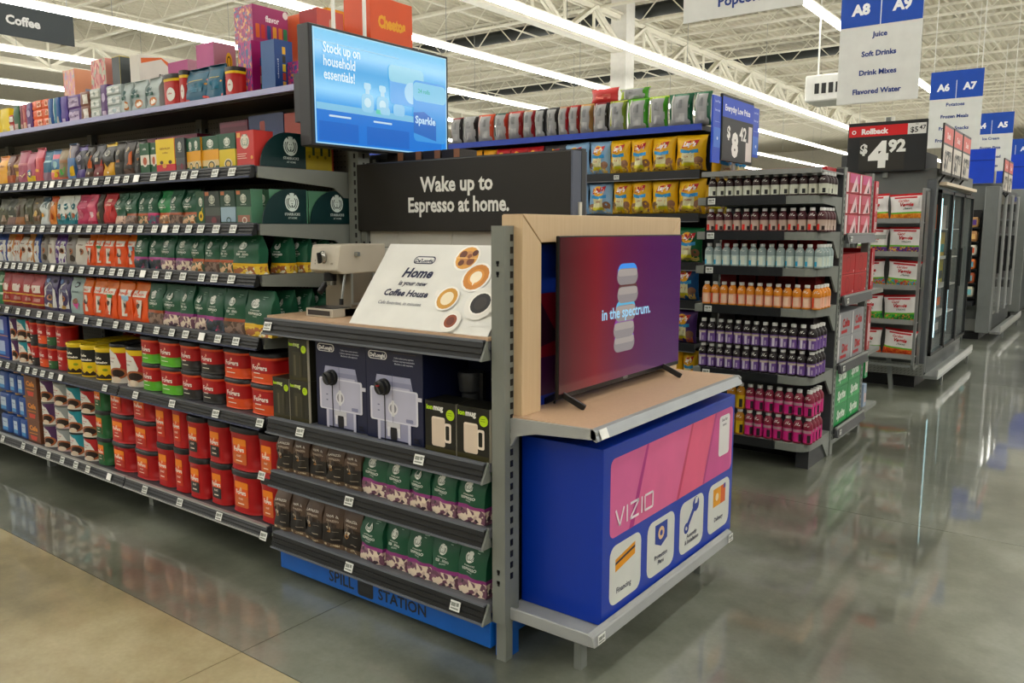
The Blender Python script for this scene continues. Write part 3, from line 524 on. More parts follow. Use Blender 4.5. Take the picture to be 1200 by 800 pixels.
def veg(key, a, desc):
    D(key, 'pillow', (.28, .25, .1), desc, 'bag of veggie snacks', 'dcdad8', [(.93, 1.01, 'b82028'), (0, .3, 'art:'+a), (.3, .36, '6cb42c')], [('r', -.7, .84, .7, .9, 'c03038'), ('t', 'Garden', -.1, .72, .09, 'c02c34', {'mw': 1.1, 'sh': .3}), ('t', 'Veggie', .1, .56, .13, 'c02c34', {'mw': 1.3, 'sh': .3, 'b': .04}), ('t', 'STRAWS', .15, .45, .06, '2c5c3c', {'mw': 1})], name='snack_bag')
veg('v1', 'e88c18,e8a43c,d87818', 'orange footed veggie bag'); veg('v2', '6c3c94,c8a04c,b0502c,54307c', 'purple footed veggie bag'); veg('v3', '3c94b8,7cb42c,c8a04c,d84c3c', 'blue and green footed veggie bag'); veg('v4', '2c9c3c,6cb42c,d8803c,1c7c34', 'green footed veggie bag'); veg('v5', 'd85018,c83c18,e06c24', 'rust red footed veggie bag')
# bottles
ZZ = [('l', [(-.55, .66), (-.3, .76), (-.15, .68), (.05, .77), (.2, .67), (.5, .7)], .1, 'd8d8d4')]
def btl(key, desc, base, lab, pr=(), lbl=.5): D(key, 'bottle', (.062, .148, .062), desc, 'bottled drink', base, [], ZZ+list(pr), label=lab, lbl=lbl, name='drink_bottle')
btl('d1', 'dark maroon drink bottle', '2c1014', 'c4c6b8', [('r', .1, .1, .7, .3, '1f2224'), ('r', -.7, .1, -.5, .5, 'e0e0d8')])
btl('d2', 'maroon drink bottle with red label', '4a1420', 'b8a498', [('r', -.9, .08, -.2, .32, 'd8281c'), ('r', .2, .08, .8, .25, '2c1418')])
btl('d3', 'clear drink bottle with blue label', '8c9c9c', 'b8c8c4', [('r', -.9, .08, -.3, .28, '20a4cc'), ('r', -.2, .1, .6, .45, 'd0d8cc')])
btl('d4', 'orange drink bottle', 'cf8310', 'dca890', [('r', -.95, .08, -.5, .5, 'd8481c'), ('r', -.4, .12, .7, .45, 'e0c0a8')])
btl('d5', 'black drink bottle with purple label', '1f1418', '6c4c90', [('r', -.4, .1, .1, .5, 'c8c0d0'), ('r', -1, .42, 1, .5, 'b8ac9c'), ('r', .3, .12, .6, .3, 'a898b8')], .54)
btl('d6', 'pink drink bottle', '84203c', 'c4207c', [('r', .2, .08, .85, .36, '2c1420'), ('r', -1, .42, 1, .52, 'b08c94')], .54)
btl('d7', 'yellow drink bottle', 'b07c0c', 'c8a818', [('r', .2, .08, .85, .4, '241c14')], .54)

_P = {}
def product(key, v=0):
    k = (key, v)
    if k in _P: return _P[k]
    th = T[key]; w, h, d = th['wh']
    me, fm, kids = SHAPES[th['shape']](w, h, d, th['base'], th['bands'], v*1.7+.3, th)
    if th['prims']: kids = kids+[('label', prints(th['prims'], w, h, fm, off=.0016 if th['shape'] in ('bag', 'pillow', 'block') else .0008))]
    _P[k] = (me, kids, th); return _P[k]
NAMES = {}
def put(key, x, y, z, w=None, h=None, label=None, rz=0, group=None, d=None, v=None, tilt=0):
    me, kids, th = product(key, R.randrange(3) if v is None and th_shape(key) in ('bag', 'pillow', 'block') else (v or 0))
    W, H, D_ = th['wh']; w = w or W; h = h or H
    sy = (d/D_) if d else (w/W if th['shape'] in ('tub', 'tin', 'bottle', 'jar') else 1)
    o = link(th['name'], me, None, (x, y, z), rz, (w/W, sy, h/H))
    if tilt: o.rotation_euler = (0, tilt, rz)
    for n, m in kids: link(n, m, o)
    return tag(o, label or th['desc'], th['cat'], group)
def th_shape(k): return T[k]['shape']
ORD = 'first second third fourth fifth sixth seventh eighth ninth tenth eleventh twelfth thirteenth fourteenth fifteenth sixteenth'.split()
LEV = {1: [''], 2: ['bottom ', 'top '], 3: ['bottom ', 'middle ', 'top ']}
def fill(row, yf, z, hdef, where, group, jit=.05):
    cnt = {}; tot = {}
    for it in row: tot[it[2]] = tot.get(it[2], 0)+1
    for x0, x1, key, h, n in row:
        th = T[key]; cnt[key] = cnt.get(key, 0)+1; w = (x1-x0)*(.97 if th['shape'] in ('tub', 'tin', 'jar', 'box', 'block') else 1.0)
        hh = h or (hdef if th['shape'] == 'bag' else th['wh'][1]); dd = th['wh'][2]
        D_ = w if th['shape'] in ('tub', 'tin', 'jar') else dd
        r = 0 if th['shape'] in ('box', 'block') else R.uniform(-jit, jit)*1.5; g = R.uniform(.0, .012)
        for l in range(n):
            desc = th['desc']; s = LEV[n][l]+desc
            s += (', %s such from left, ' % ORD[cnt[key]-1] if tot[key] > 1 else ', ')+where
            put(key, (x0+x1)/2, yf+D_/2+g+.004, z+l*hh, w, hh, s, r if th['shape'] == 'bag' else 0, group)

# ---------------- positions (metres) ----------------
ROW0 = [(-6.142,-6.022,'oye',None,1),(-6.022,-5.892,'oye',None,1),(-5.892,-5.816,'orw',.055,2),(-5.816,-5.729,'odg',None,1),(-5.729,-5.679,'omr',None,1),(-5.679,-5.619,'opk',None,1),(-5.619,-5.535,'opu',None,1),(-5.535,-5.407,'oor',None,3),(-5.407,-5.316,'oor',None,3),(-5.316,-5.261,'obl2',None,1),(-5.261,-5.217,'otw',None,1),(-5.217,-5.173,'obl2',None,1),(-5.173,-5.087,'ovi',None,1),(-5.087,-4.911,'opb',None,2),(-4.911,-4.810,'obw',None,2),(-4.810,-4.693,'owg',None,3),(-4.693,-4.617,'opu',.18,1),(-4.617,-4.460,'owh',None,3),(-4.460,-4.362,'osv',None,1),(-4.362,-4.223,'osv',None,1),(-4.223,-4.082,'osv',None,1),(-4.082,-3.907,'orc',None,1),(-3.907,-3.838,'orc',.17,1),(-3.838,-3.645,'otl',None,1),(-3.645,-3.518,'otl',None,1),(-3.518,-3.416,'orc',.14,1)]
ROW1 = [(-5.516,-5.372,'amb',.17,1),(-5.372,-5.279,'brn',None,1),(-5.279,-5.210,'yst',None,1),(-5.210,-5.099,'mau',.185,1),(-5.099,-5.001,'pky',None,1),(-5.001,-4.916,'cor',.19,1),(-4.916,-4.812,'tea',None,1),(-4.812,-4.711,'mix',None,1),(-4.711,-4.623,'tgr',None,1),(-4.623,-4.527,'bly',.19,1),(-4.527,-4.424,'vio',.175,1),(-4.424,-4.342,'dor',None,1),(-4.342,-4.235,'dmr',None,1),(-4.235,-4.115,'dye',None,1),(-4.115,-4.032,'chb',None,1),(-4.032,-3.934,'dor',.17,1),(-3.934,-3.863,'chb',.17,1),(-3.863,-3.778,'bgw',None,1),(-3.778,-3.717,'bgw',None,1),(-3.717,-3.549,'bus',.155,1),(-3.549,-3.472,'bgy',.15,1),(-3.472,-3.410,'byo',None,1),(-3.410,-3.342,'byo',None,1),(-3.342,-3.212,'byo',None,1),(-3.212,-3.087,'byl',None,1),(-3.087,-2.961,'brd',None,1)]
ROW2 = [(-5.542,-5.420,'oli',None,1),(-5.420,-5.303,'olb',None,1),(-5.303,-5.188,'obr',None,1),(-5.188,-5.099,'oli',None,1),(-5.099,-4.979,'tny',None,1),(-4.979,-4.873,'wtg',None,1),(-4.873,-4.791,'orn',None,1),(-4.791,-4.710,'wte',None,1),(-4.710,-4.621,'wte',None,1),(-4.621,-4.554,'wte',None,1),(-4.554,-4.422,'mag',None,1),(-4.422,-4.331,'pnk',None,1),(-4.331,-4.268,'dtn',None,1),(-4.268,-4.146,'red',None,1),(-4.146,-4.037,'gt',None,1),(-4.037,-3.923,'gb',None,1),(-3.923,-3.820,'go',None,1),(-3.820,-3.743,'gk',None,1),(-3.743,-3.631,'gl',None,1),(-3.631,-3.530,'gb',None,1),(-3.530,-3.411,'go',None,1),(-3.411,-3.337,'bsf',None,1),(-3.337,-3.218,'bdg',None,1),(-3.218,-3.105,'blb',None,1),(-3.105,-2.995,'bgn',None,1)]
ROW3 = [(-5.601,-5.478,'dbl',None,1),(-5.478,-5.382,'dta',None,1),(-5.382,-5.323,'dor2',None,1),(-5.323,-5.276,'dor2',None,1),(-5.276,-5.184,'dwb',None,1),(-5.184,-5.095,'dta',None,1),(-5.095,-5.018,'dbl',None,1),(-5.018,-4.943,'dgy',None,1),(-4.943,-4.848,'dwb',None,1),(-4.848,-4.796,'dpo',None,1),(-4.796,-4.695,'dpu',None,1),(-4.695,-4.587,'dgy',None,1),(-4.587,-4.472,'dwb',None,1),(-4.472,-4.379,'org',None,1),(-4.379,-4.280,'ogr',None,1),(-4.280,-4.166,'org',None,1),(-4.166,-4.063,'org',None,1),(-4.063,-3.972,'obl',None,1),(-3.972,-3.860,'gm',None,1),(-3.860,-3.735,'gm',None,1),(-3.735,-3.608,'gp',None,1),(-3.608,-3.479,'gp',None,1),(-3.479,-3.375,'go',None,1),(-3.375,-3.261,'gb',None,1),(-3.261,-3.145,'go',None,1),(-3.145,-2.961,'gy',None,1)]
ROW4 = [(-5.664,-5.576,'gsh',None,1),(-5.576,-5.465,'cok',None,1),(-5.465,-5.299,'cok',None,1),(-5.299,-5.172,'cok',None,1),(-5.172,-5.017,'cok',None,1),(-5.017,-4.836,'big',None,1),(-4.836,-4.694,'big',None,1),(-4.694,-4.556,'bgp',None,1),(-4.556,-4.451,'org',None,1),(-4.451,-4.313,'org',None,1),(-4.313,-4.171,'ogr',None,1),(-4.171,-4.027,'obl',None,1),(-4.027,-3.880,'org',None,1),(-3.880,-3.754,'gb',None,1),(-3.754,-3.596,'gp',None,1),(-3.596,-3.481,'gp',None,1),(-3.481,-3.370,'gp',None,1),(-3.370,-3.242,'gm',None,1),(-3.242,-3.095,'gb',None,1),(-3.095,-2.889,'gy',None,1)]
ROW5 = [(-5.716,-5.551,'bxb',None,2),(-5.551,-5.478,'tpw',None,2),(-5.478,-5.322,'twt',None,2),(-5.322,-5.252,'trw',None,2),(-5.252,-5.172,'tbk',None,2),(-5.172,-5.050,'tor',None,2),(-5.050,-4.952,'tdg',None,2),(-4.952,-4.836,'trd',None,2),(-4.836,-4.673,'cbt',None,1),(-4.673,-4.516,'cbt',None,1),(-4.516,-4.348,'cbt',None,1),(-4.348,-4.186,'tyl',None,1),(-4.186,-4.007,'tyl',None,1),(-4.007,-3.844,'tgn',None,2),(-3.844,-3.651,'tgn',None,2),(-3.651,-3.490,'tbk',None,2),(-3.490,-3.316,'tbk',None,2),(-3.316,-3.106,'tor',None,2),(-3.106,-2.881,'tor',None,2)]
ROW6 = [(-5.803,-5.623,'jbl',None,3),(-5.623,-5.499,'jbl',None,3),(-5.499,-5.378,'jbl',None,3),(-5.378,-5.203,'bbr',.139,3),(-5.203,-5.068,'tpw',.139,3),(-5.068,-4.884,'tgy',None,3),(-4.884,-4.728,'twt',None,3),(-4.728,-4.550,'trw',None,3),(-4.550,-4.407,'fgr',.155,3),(-4.407,-4.162,'frd',None,3),(-4.162,-3.925,'frd',None,3),(-3.925,-3.757,'ftl',None,2),(-3.757,-3.620,'ftl',None,2),(-3.620,-3.458,'fbk',None,2),(-3.458,-3.291,'fbk',None,2),(-3.291,-3.050,'fwd',None,2),(-3.050,-2.879,'fwd',None,2)]
TG1 = [-5.382,-5.276,-5.161,-5.072,-4.974,-4.879,-4.785,-4.704,-4.615,-4.509,-4.416,-4.324,-4.226,-4.106,-4.014,-3.924,-3.829,-3.676,-3.509,-3.419,-3.338,-3.181,-3.057]
TG2 = [-5.401,-5.225,-5.134,-4.980,-4.863,-4.730,-4.620,-4.533,-4.439,-4.328,-4.230,-4.109,-4.025,-3.919,-3.823,-3.693,-3.604,-3.510,-3.406,-3.311,-3.193,-3.068]
TG3 = [-5.468,-5.372,-5.278,-5.186,-5.085,-4.986,-4.880,-4.776,-4.685,-4.557,-4.443,-4.332,-4.225,-4.120,-4.036,-3.929,-3.825,-3.709,-3.598,-3.475,-3.324,-3.225,-3.097]
TG4 = [-5.547,-5.424,-5.270,-5.133,-4.990,-4.851,-4.718,-4.588,-4.435,-4.288,-4.121,-4.003,-3.888,-3.731,-3.596,-3.480,-3.348,-3.221,-3.086]
TG5 = [-5.592,-5.480,-5.312,-5.207,-5.105,-5.006,-4.898,-4.783,-4.281,-3.970,-3.631,-3.269]
TG6 = [-5.651,-5.356,-5.192,-5.013,-4.841,-4.677,-4.538,-4.302,-3.938,-3.614,-3.285]
TGA = [-2.816]
TGB = [-2.897,-2.631,-1.967]
TGC = [-2.901,-2.347]
TGD = [-2.907,-2.358,-1.802]
ROWC = [(-2.849,-2.745,'blk',None,1),(-2.745,-2.645,'blk',None,1),(-2.645,-2.532,'blk',None,1),(-2.532,-2.429,'blk',None,1),(-2.429,-2.325,'blk',None,1),(-2.325,-2.182,'gp',None,1),(-2.182,-2.061,'gp',None,1),(-2.061,-1.953,'gp',None,1),(-1.953,-1.830,'gp',None,1),(-1.830,-1.701,'gp',None,1)]
ROWD = [(-2.894,-2.788,'blk',None,1),(-2.788,-2.680,'blk',None,1),(-2.680,-2.565,'blk',None,1),(-2.565,-2.449,'blk',None,1),(-2.449,-2.339,'blk',None,1),(-2.339,-2.204,'gp',None,1),(-2.204,-2.084,'gp',None,1),(-2.084,-1.958,'gp',None,1),(-1.958,-1.833,'gp',None,1),(-1.833,-1.702,'gp',None,1)]
CH0 = [(-4.833,-4.695,'k1',None,1),(-4.695,-4.523,'k2',None,1),(-4.523,-4.346,'k3',None,1),(-4.346,-4.202,'k4',None,1),(-4.202,-4.043,'k5',None,1),(-4.043,-3.923,'k7',None,1),(-3.923,-3.814,'k6',None,1),(-3.814,-3.698,'k6',None,1),(-3.698,-3.601,'k7',None,1),(-3.601,-3.498,'k5',None,1),(-3.498,-3.374,'k8',None,1),(-3.374,-3.230,'k1',None,1),(-3.230,-3.083,'k9',None,1),(-3.083,-2.897,'ka',None,1),(-2.897,-2.739,'kb',None,1),(-2.739,-2.539,'kc',None,1),(-2.539,-2.404,'kc',None,1)]
CH1 = [(-4.897,-4.689,'ch1',None,1),(-4.689,-4.468,'ch2',None,1),(-4.468,-4.320,'ch2',None,1),(-4.320,-4.166,'lr',None,1),(-4.166,-3.991,'lr',None,1),(-3.991,-3.829,'lr',None,1),(-3.829,-3.615,'lk',None,1),(-3.615,-3.393,'lb',None,1),(-3.393,-3.210,'lb',None,1),(-3.210,-3.034,'ly',None,1),(-3.034,-2.856,'ly',None,1),(-2.856,-2.664,'ly',None,1),(-2.664,-2.434,'ly',None,1)]
CH2 = [(-3.627,-3.396,'lb',None,1),(-3.396,-3.182,'lb',None,1),(-3.182,-3.019,'ly',None,1),(-3.019,-2.848,'ly',None,1),(-2.848,-2.641,'ly',None,1),(-2.641,-2.430,'ly',None,1)]
CH3 = [(-3.260,-3.057,'ch1',None,1),(-3.057,-2.862,'ch1',None,1),(-2.862,-2.653,'lg',None,1),(-2.653,-2.440,'lg',None,1)]
CH4 = [(-3.072,-2.868,'ld',None,1),(-2.868,-2.664,'ld',None,1),(-2.664,-2.455,'ld',None,1)]
CH5 = [(-3.065,-2.859,'lp',None,1),(-2.859,-2.668,'lp',None,1),(-2.668,-2.464,'lp',None,1)]
CH6 = [(-2.909,-2.729,'ly',None,1),(-2.729,-2.561,'ly',None,1),(-2.561,-2.433,'ly',None,1)]
B1 = (-2.191,-1.435,13)
B2 = (-2.195,-1.434,13)
B3 = (-2.200,-1.439,13)
B4 = (-2.209,-1.442,13)
B5 = (-2.222,-1.453,13)
B6 = (-2.015,-1.452,9)

# ---------------- building shell ----------------
def concrete(h1, h2, h3, rough, name):
    m, t, b = newmat(name); N = t.nodes; L = t.links
    ge = N.new('ShaderNodeNewGeometry'); n1 = N.new('ShaderNodeTexNoise'); n1.inputs['Scale'].default_value = 1.1; n1.inputs['Detail'].default_value = 8; n1.inputs['Roughness'].default_value = .62
    n2 = N.new('ShaderNodeTexNoise'); n2.inputs['Scale'].default_value = 60; n2.inputs['Detail'].default_value = 3
    rp = N.new('ShaderNodeValToRGB'); e = rp.color_ramp.elements; e.new(.5)
    for i, (p, c) in enumerate(((.37, h1), (.5, h2), (.63, h3))): e[i].position = p; e[i].color = lin(c)+(1,)
    mx = N.new('ShaderNodeMix'); mx.data_type = 'RGBA'; mx.blend_type = 'MULTIPLY'; mx.inputs[0].default_value = .25
    L.new(ge.outputs['Position'], n1.inputs['Vector']); L.new(ge.outputs['Position'], n2.inputs['Vector'])
    L.new(n1.outputs['Fac'], rp.inputs[0]); L.new(rp.outputs[0], mx.inputs[6]); L.new(n2.outputs['Fac'], mx.inputs[7]); L.new(mx.outputs[2], b.inputs['Base Color'])
    mr = N.new('ShaderNodeMapRange'); mr.inputs[3].default_value = rough-.05; mr.inputs[4].default_value = rough+.07
    L.new(n1.outputs['Fac'], mr.inputs[0]); L.new(mr.outputs[0], b.inputs['Roughness']); b.inputs['Specular IOR Level'].default_value = .62
    b.inputs['Coat Weight'].default_value = .9 if rough < .35 else .4; b.inputs['Coat Roughness'].default_value = .035; b.inputs['Coat IOR'].default_value = 1.6
    return m
FL1 = concrete('53574a', '727669', '8e9286', .3, 'polished_concrete'); FL2 = concrete('7f7555', 'a2956f', 'bbb08c', .4, 'tan_concrete')
floor = struct(link('floor', MB().box(-40, -20, -.06, 30, 60, -.002, M('34352f', .6)).mesh('floor')))
xs = [-40, -20.8, -16.2, -11.6, -7.01, -2.41, 2.19, 6.8, 30]; ys = [-20, -7.6, -3, 1.6, 4.42, 9.02, 13.6, 18.2, 22.8, 60]
for i in range(len(xs)-1):
    for j in range(len(ys)-1):
        g = .002
        link('slab', MB().box(xs[i]+g, ys[j]+g, -.06, xs[i+1]-g, ys[j+1]-g, 0, FL2 if ys[j+1] <= 1.7 else FL1).mesh('slab'), floor)
WALLM = M('d4cebe', .8)
for n, bx in (('wall_left', (-40.2, -20, 0, -40, 60, 7.3)), ('wall_right', (30, -20, 0, 30.2, 60, 7.3)), ('wall_back', (-40, 60, 0, 30, 60.2, 7.3)), ('wall_front', (-40, -20.2, 0, 30, -20, 7.3))):
    struct(link(n, MB().box(*bx, WALLM).mesh(n)))
# corrugated roof deck with open flutes, ribs along the aisles
DECK = M('ccc6b4', .7); JO = M('dedacb', .5); b = MB(); x = -40; prof = []
while x < 30: prof += [(x, 7.0), (x+.055, 7.0), (x+.085, 7.06), (x+.17, 7.06)]; x += .2
b2 = MB(); n = len(prof)
for y in (-20, 60): b2.v += [(p, y, q) for p, q in prof]
i0 = b2.m(DECK)
for i in range(n-1): b2.f.append((i, i+1, n+i+1, n+i)); b2.mi.append(i0)
ceil = struct(link('ceiling', b2.mesh('ceiling')))
link('roof_slab', MB().box(-40, -20, 7.12, 30, 60, 7.2, M('3a372f', .9)).mesh('roof_slab'), ceil)
def joist_mesh(x0, x1, z0=6.35, z1=6.98, st=.62):
    b = MB()
    for z in (z0, z1):
        for s in (-.03, .03): b.bar((x0, s, z), (x1, s, z), .022, JO)
    n = int((x1-x0)/st)
    for i in range(n):
        a = x0+(x1-x0)*i/n; c = x0+(x1-x0)*(i+1)/n
        b.bar((a, 0, z0 if i % 2 else z1), (c, 0, z1 if i % 2 else z0), .011, JO)
    return b.mesh('roof_joist')
jm = joist_mesh(-24, 14)
for k in range(22): link('roof_joist', jm, ceil, (0, 2.2+1.75*k, 0))
def girder_mesh(y0, y1, z0=5.62, z1=6.32, st=1.15):
    b = MB()
    for z in (z0, z1):
        b.bar((0, y0, z+(-.06 if z == z0 else .06)), (0, y1, z+(-.06 if z == z0 else .06)), .12, JO, r2=.02)
        for s in (-.05, .05): b.bar((s, y0, z), (s, y1, z), .012, JO, r2=.07)
    n = int((y1-y0)/st)
    for i in range(n):
        a = y0+(y1-y0)*i/n; c = y0+(y1-y0)*(i+1)/n
        for s in (-.05, .05): b.bar((s, a, z0 if i % 2 else z1), (s, c, z1 if i % 2 else z0), .035, JO)
        b.bar((0, a, z0), (0, a, z1), .025, JO)
    return b.mesh('girder')
gm = girder_mesh(-12, 44)
for x in (-22.5, -9.75, 3): link('girder', gm, ceil, (x, 0, 0))
# cross bridging and conduits along the aisles
cm = MB(); 
for s in (0,): cm.bar((0, -12, 6.42), (0, 44, 6.42), .016, JO)
cm = cm.mesh('bridging')
for x in (-19, -16, -12.6, -6.6, -3.2, .4): link('bridging', cm, ceil, (x, 0, 0))
for i, (x, y) in enumerate(((-9.75, 17.3), (-9.75, 44), (-22.5, 17.3), (3, 17.3))):
    c = MB(); c.box(x-.2, y-.2, 0, x+.2, y+.2, 6.95, M('dcdad4', .5))
    tag(link('support_column', c.mesh('support_column')), 'white square steel column '+['behind the chips with snack bags before it', 'second farther down the same girder', 'far left over the coffee aisle', 'right of the aisle signs'][i], 'column')
duct = MB()
duct.lathe([(.28, -22), (.28, 0)], 20, M('2f3330', .5)); dm = duct.mesh('duct', True)
for k, y in enumerate((18.4, 25.5)):
    o = link('air_duct', dm, None, (-5, y, 6.72)); o.rotation_euler = (0, math.pi/2, 0); o.scale = (.55, .8, 1)
    tag(o, ['dark round air duct running under the roof deck, nearer one', 'dark round air duct running under the roof deck, farther one'][k], 'duct')
o = thing('ceiling_heater', 'white vented box hanging from the roof left of the rollback sign', 'vent', (-3.9, 14.2, 3.55))
link('body', MB().box(-.5, -.35, 0, .5, .35, .42, M('e6e6e2')).mesh('body', bevel=.02), o)
v = MB()
for i in range(6): v.box(-.34+i*.11, -.36, .12, -.27+i*.11, -.352, .28, M('2a2c2c'))
link('vent_slot', v.mesh('vent_slot'), o)
for s in (-.4, .4): link('hanger', MB().bar((s, 0, .42), (s, 0, 2.8), .012, WHITE).mesh('hanger'), o)

# ---------------- strip lights ----------------
def strip(x, lab):
    r = thing('strip_light', lab, 'light', (x, 0, 5.0), 'long white strip lights under the roof')
    h = MB(); h.box(-.03, -14, .045, .03, 50, .1, M('d8d4c8', .5)); link('housing', h.mesh('housing'), r)
    l = MB(); em = EM('fffdf6', 24); y = -14
    while y < 50:
        l.box(-.055, y+.02, -.02, .055, y+2.42, .044, em); y += 2.44
    link('lens', l.mesh('lens'), r)
    w = MB(); y = -12
    while y < 50: w.bar((0, y, .1), (0, y, 1.98), .004, STEEL); y += 4.88
    link('hanger', w.mesh('hanger'), r)
SX = [-25.5, -22, -17.95, -14.2, -10.9, -8.1, -4.3, -.1, 3.7, 7.4, 10.9]
SL = ['far left low in view', 'third one down at top left', 'second one down at top left', 'crossing behind the coffee sign', 'running past the wall screen to the snack bags', 'passing left of the column', 'left of the A8 sign', 'overhead at right', 'second overhead at right', 'third overhead at right', 'farthest right']
for x, l in zip(SX, SL): strip(x, 'long white strip light '+l)

# ---------------- gondola helpers ----------------
def channel(x0, x1, y, z, mat=None, edge=None, h=.046, parent=None, name='price_channel'):
    m = mat or CHAN; b = MB()
    b.prism([(y, z), (y-.012, z-.002), (y-.028, z-h), (y-.02, z-h-.006), (y, z-h)], 0, x0, x1, m)
    b.box(x0, y-.016, z-.004, x1, y+.003, z+.003, edge or M('5c6068'))
    b.bar((x0, y-.03, z-h-.001), (x1, y-.03, z-h-.001), .0035, edge or NAVYEDGE)
    for k in (.36, .68): b.bar((x0, y-.0155-.016*k, z-h*k), (x1, y-.0155-.016*k, z-h*k), .0018, BLACK)
    return link(name, b.mesh(name), parent)
def tagmesh(s=0):
    b = MB(); b.box(-.022, -.002, -.016, .022, 0, .016, TAG)
    k = M('8e928c')
    b.box(-.018, -.0027, -.002, .002, -.002, .010, k); b.box(-.018, -.0027, -.011, .016, -.002, -.006, k); b.box(.005, -.0027, .0, .016, -.002, .011, k)
    if s: b.box(-.022, -.0029, -.016, .022, -.002, .016, M('f2f2ef'))
    return b.mesh('price_tag')
TM = [tagmesh(0), tagmesh(1)]
def ptags(xs, y, z, parent, h=.046):
    for i, x in enumerate(xs):
        o = link('price_tag', TM[1 if (i*7) % 9 == 4 else 0], parent, (x, y-.024, z-h*.5)); o.rotation_euler = (-.32, 0, R.uniform(-.04, .04)); o.scale = (1.05, 1, 1.1)
def deck(x0, x1, y0, y1, z, mat, parent, name='deck'):
    return link(name, MB().box(x0, y0, z-.028, x1, y1, z-.001, mat).mesh(name), parent)
def bracket(x, y0, y1, z, parent, mat=GREY, h1=.12):    # tapered side plate
    pr = [(y0+.01, z-.002), (y1, z-.002), (y1, z-h1), (y1-.06, z-h1), (y1-.12, z-.075), (y0+.01, z-.048)]
    return link('bracket', MB().prism(pr, 0, x+.003, x+.015, mat).mesh('bracket'), parent)
def upright(x, y, z0, z1, parent, w=.055, d=.06, slots='+x'):
    b = MB(); b.box(x-w/2, y-d/2, z0, x+w/2, y+d/2, z1, GREY)
    z = z0+.1
    while z < z1-.05:
        b.box(x+w/2, y-.008, z, x+w/2+.0012, y+.004, z+.022, BLACK); b.box(x-.006, y-d/2-.0012, z, x+.006, y-d/2, z+.022, BLACK) if slots == 'both' else None
        z += .04
    return link('upright', b.mesh('upright'), parent)
NCH = NAVYEDGE

# ---------------- coffee gondola ----------------
gon = thing('gondola_shelving', 'long grey shelving run stocked with coffee on six levels', 'shelving', (0, 0, 0))
XR = -2.93; XL = -7.81; YB = 2.66; YF = 2.12
SECT = [XR-1.22*i for i in range(5)]
def cshelf(z, tags_, yf=YF, xr=XR, mat=None, edge=None, top=False):
    s = link('shelf', MB().box(XL, yf+.004, z-.03, xr, YB, z-.001, M('48484e' if not top else '8a8c90', .5)).mesh('shelf'), gon)
    for i in range(4):
        channel(SECT[i+1]+.006, SECT[i]-.006, yf, z, mat, edge, parent=s)
        bracket(SECT[i]-.012, yf, YB, z, s)
    ptags(tags_, yf, z, s); return s
Z1, Z2, Z3, Z4, Z5, Z6 = 1.762, 1.522, 1.305, 1.034, .684, .192
for z, t in ((Z1, TG1), (Z2, TG2), (Z3, TG3), (Z4, TG4), (Z5, TG5)): cshelf(z, t)
s6 = cshelf(Z6, TG6, mat=M('4a4c50', .45), edge=M('a8aaa8', .4, .3))
s0 = link('shelf', MB().box(XL, 2.372, 2.09, XR, YB, 2.12, M('4a4844', .6)).mesh('shelf'), gon)
link('edge_strip', MB().box(XL, 2.35, 2.098, XR, 2.372, 2.124, LAV).mesh('edge_strip'), s0); bracket(XR-.012, 2.36, YB, 2.12, s0, DGREY)
PEG = perf('7a7870')
link('back_panel', MB().box(XL, YB, .15, XR+.04, YB+.03, 2.12, PEG).mesh('back_panel'), gon)
for i in range(5): upright(SECT[i]+.04, YB-.01, 0, 2.1, gon, slots='both')
link('base_plinth', MB().box(XL, 2.42, 0, XR, YB, .13, BLACK).mesh('base_plinth'), gon)
for x in SECT[1:]+[XR-.06]:
    pass
for x in (-4.15, -5.37, -6.59, -3.0): link('foot', MB().box(x-.02, 2.24, 0, x+.02, 2.28, .17, GREY).mesh('foot'), gon)
# decks on the far side of the same run
for z in (.2, .7, 1.05, 1.35, 1.6): link('rear_shelf', MB().box(XL, YB+.03, z-.03, XR, 3.25, z, DGREY).mesh('rear_shelf'), gon)
link('rear_top_shelf', MB().box(XL, YB+.03, 2.09, XR, 3.2, 2.12, DGREY).mesh('rear_top_shelf'), gon)

fill(ROW0, 2.37, 2.12, .165, 'on the top overstock shelf', 'packs on the overstock shelf')
fill(ROW1, 2.13, Z1, .17, 'first coffee shelf down', 'packs on the first coffee shelf')
fill(ROW2, 2.13, Z2, .158, 'second coffee shelf down', 'packs on the second coffee shelf')
fill(ROW3, 2.13, Z3, .17, 'third coffee shelf down', 'bags on the third coffee shelf')
fill(ROW4, 2.13, Z4, .2, 'fourth coffee shelf down', 'bags on the fourth coffee shelf')
fill(ROW5, 2.13, Z5, .17, 'fifth coffee shelf down', 'tubs and tins on the fifth coffee shelf')
fill(ROW6, 2.13, Z6, .17, 'bottom coffee shelf', 'tubs and tins on the bottom coffee shelf')
# deeper rows that show at the open end and over the tins
for k in range(4):
    put('gy', -3.0, 2.30+.1*k, Z3, .1, .165, 'green coffee bag with yellow foot, %s back at the shelf end, third shelf down' % ORD[k], .25, 'bags behind at the open end of the third shelf')
    put('gy', -3.0, 2.30+.1*k, Z4, .11, .195, 'green coffee bag with yellow foot, %s back at the shelf end, fourth shelf down' % ORD[k], .25, 'bags behind at the open end of the fourth shelf')
for r_ in (1, 2, 3):
    n = 0
    for x0, x1, key, h, k_ in ROW5:
        if key in ('cbt', 'tyl'):
            n += 1; w = (x1-x0)*.96
            put(key, (x0+x1)/2, 2.19+r_*.11, Z5, w, None, '%s, %s row back, %s from left, fifth shelf' % (T[key]['desc'], ORD[r_], ORD[n-1]), 0, 'tins in the rows behind on the fifth shelf')
for i in range(9):
    for l in range(2):
        x = -4.86+i*.125
        put('trd', x, 2.58, Z5+l*.138, .115, .138, '%splain red tub at the very back, %s from left, fifth shelf down' % (LEV[2][l], ORD[i]), 0, 'red tubs at the back of the fifth shelf')
n = 0
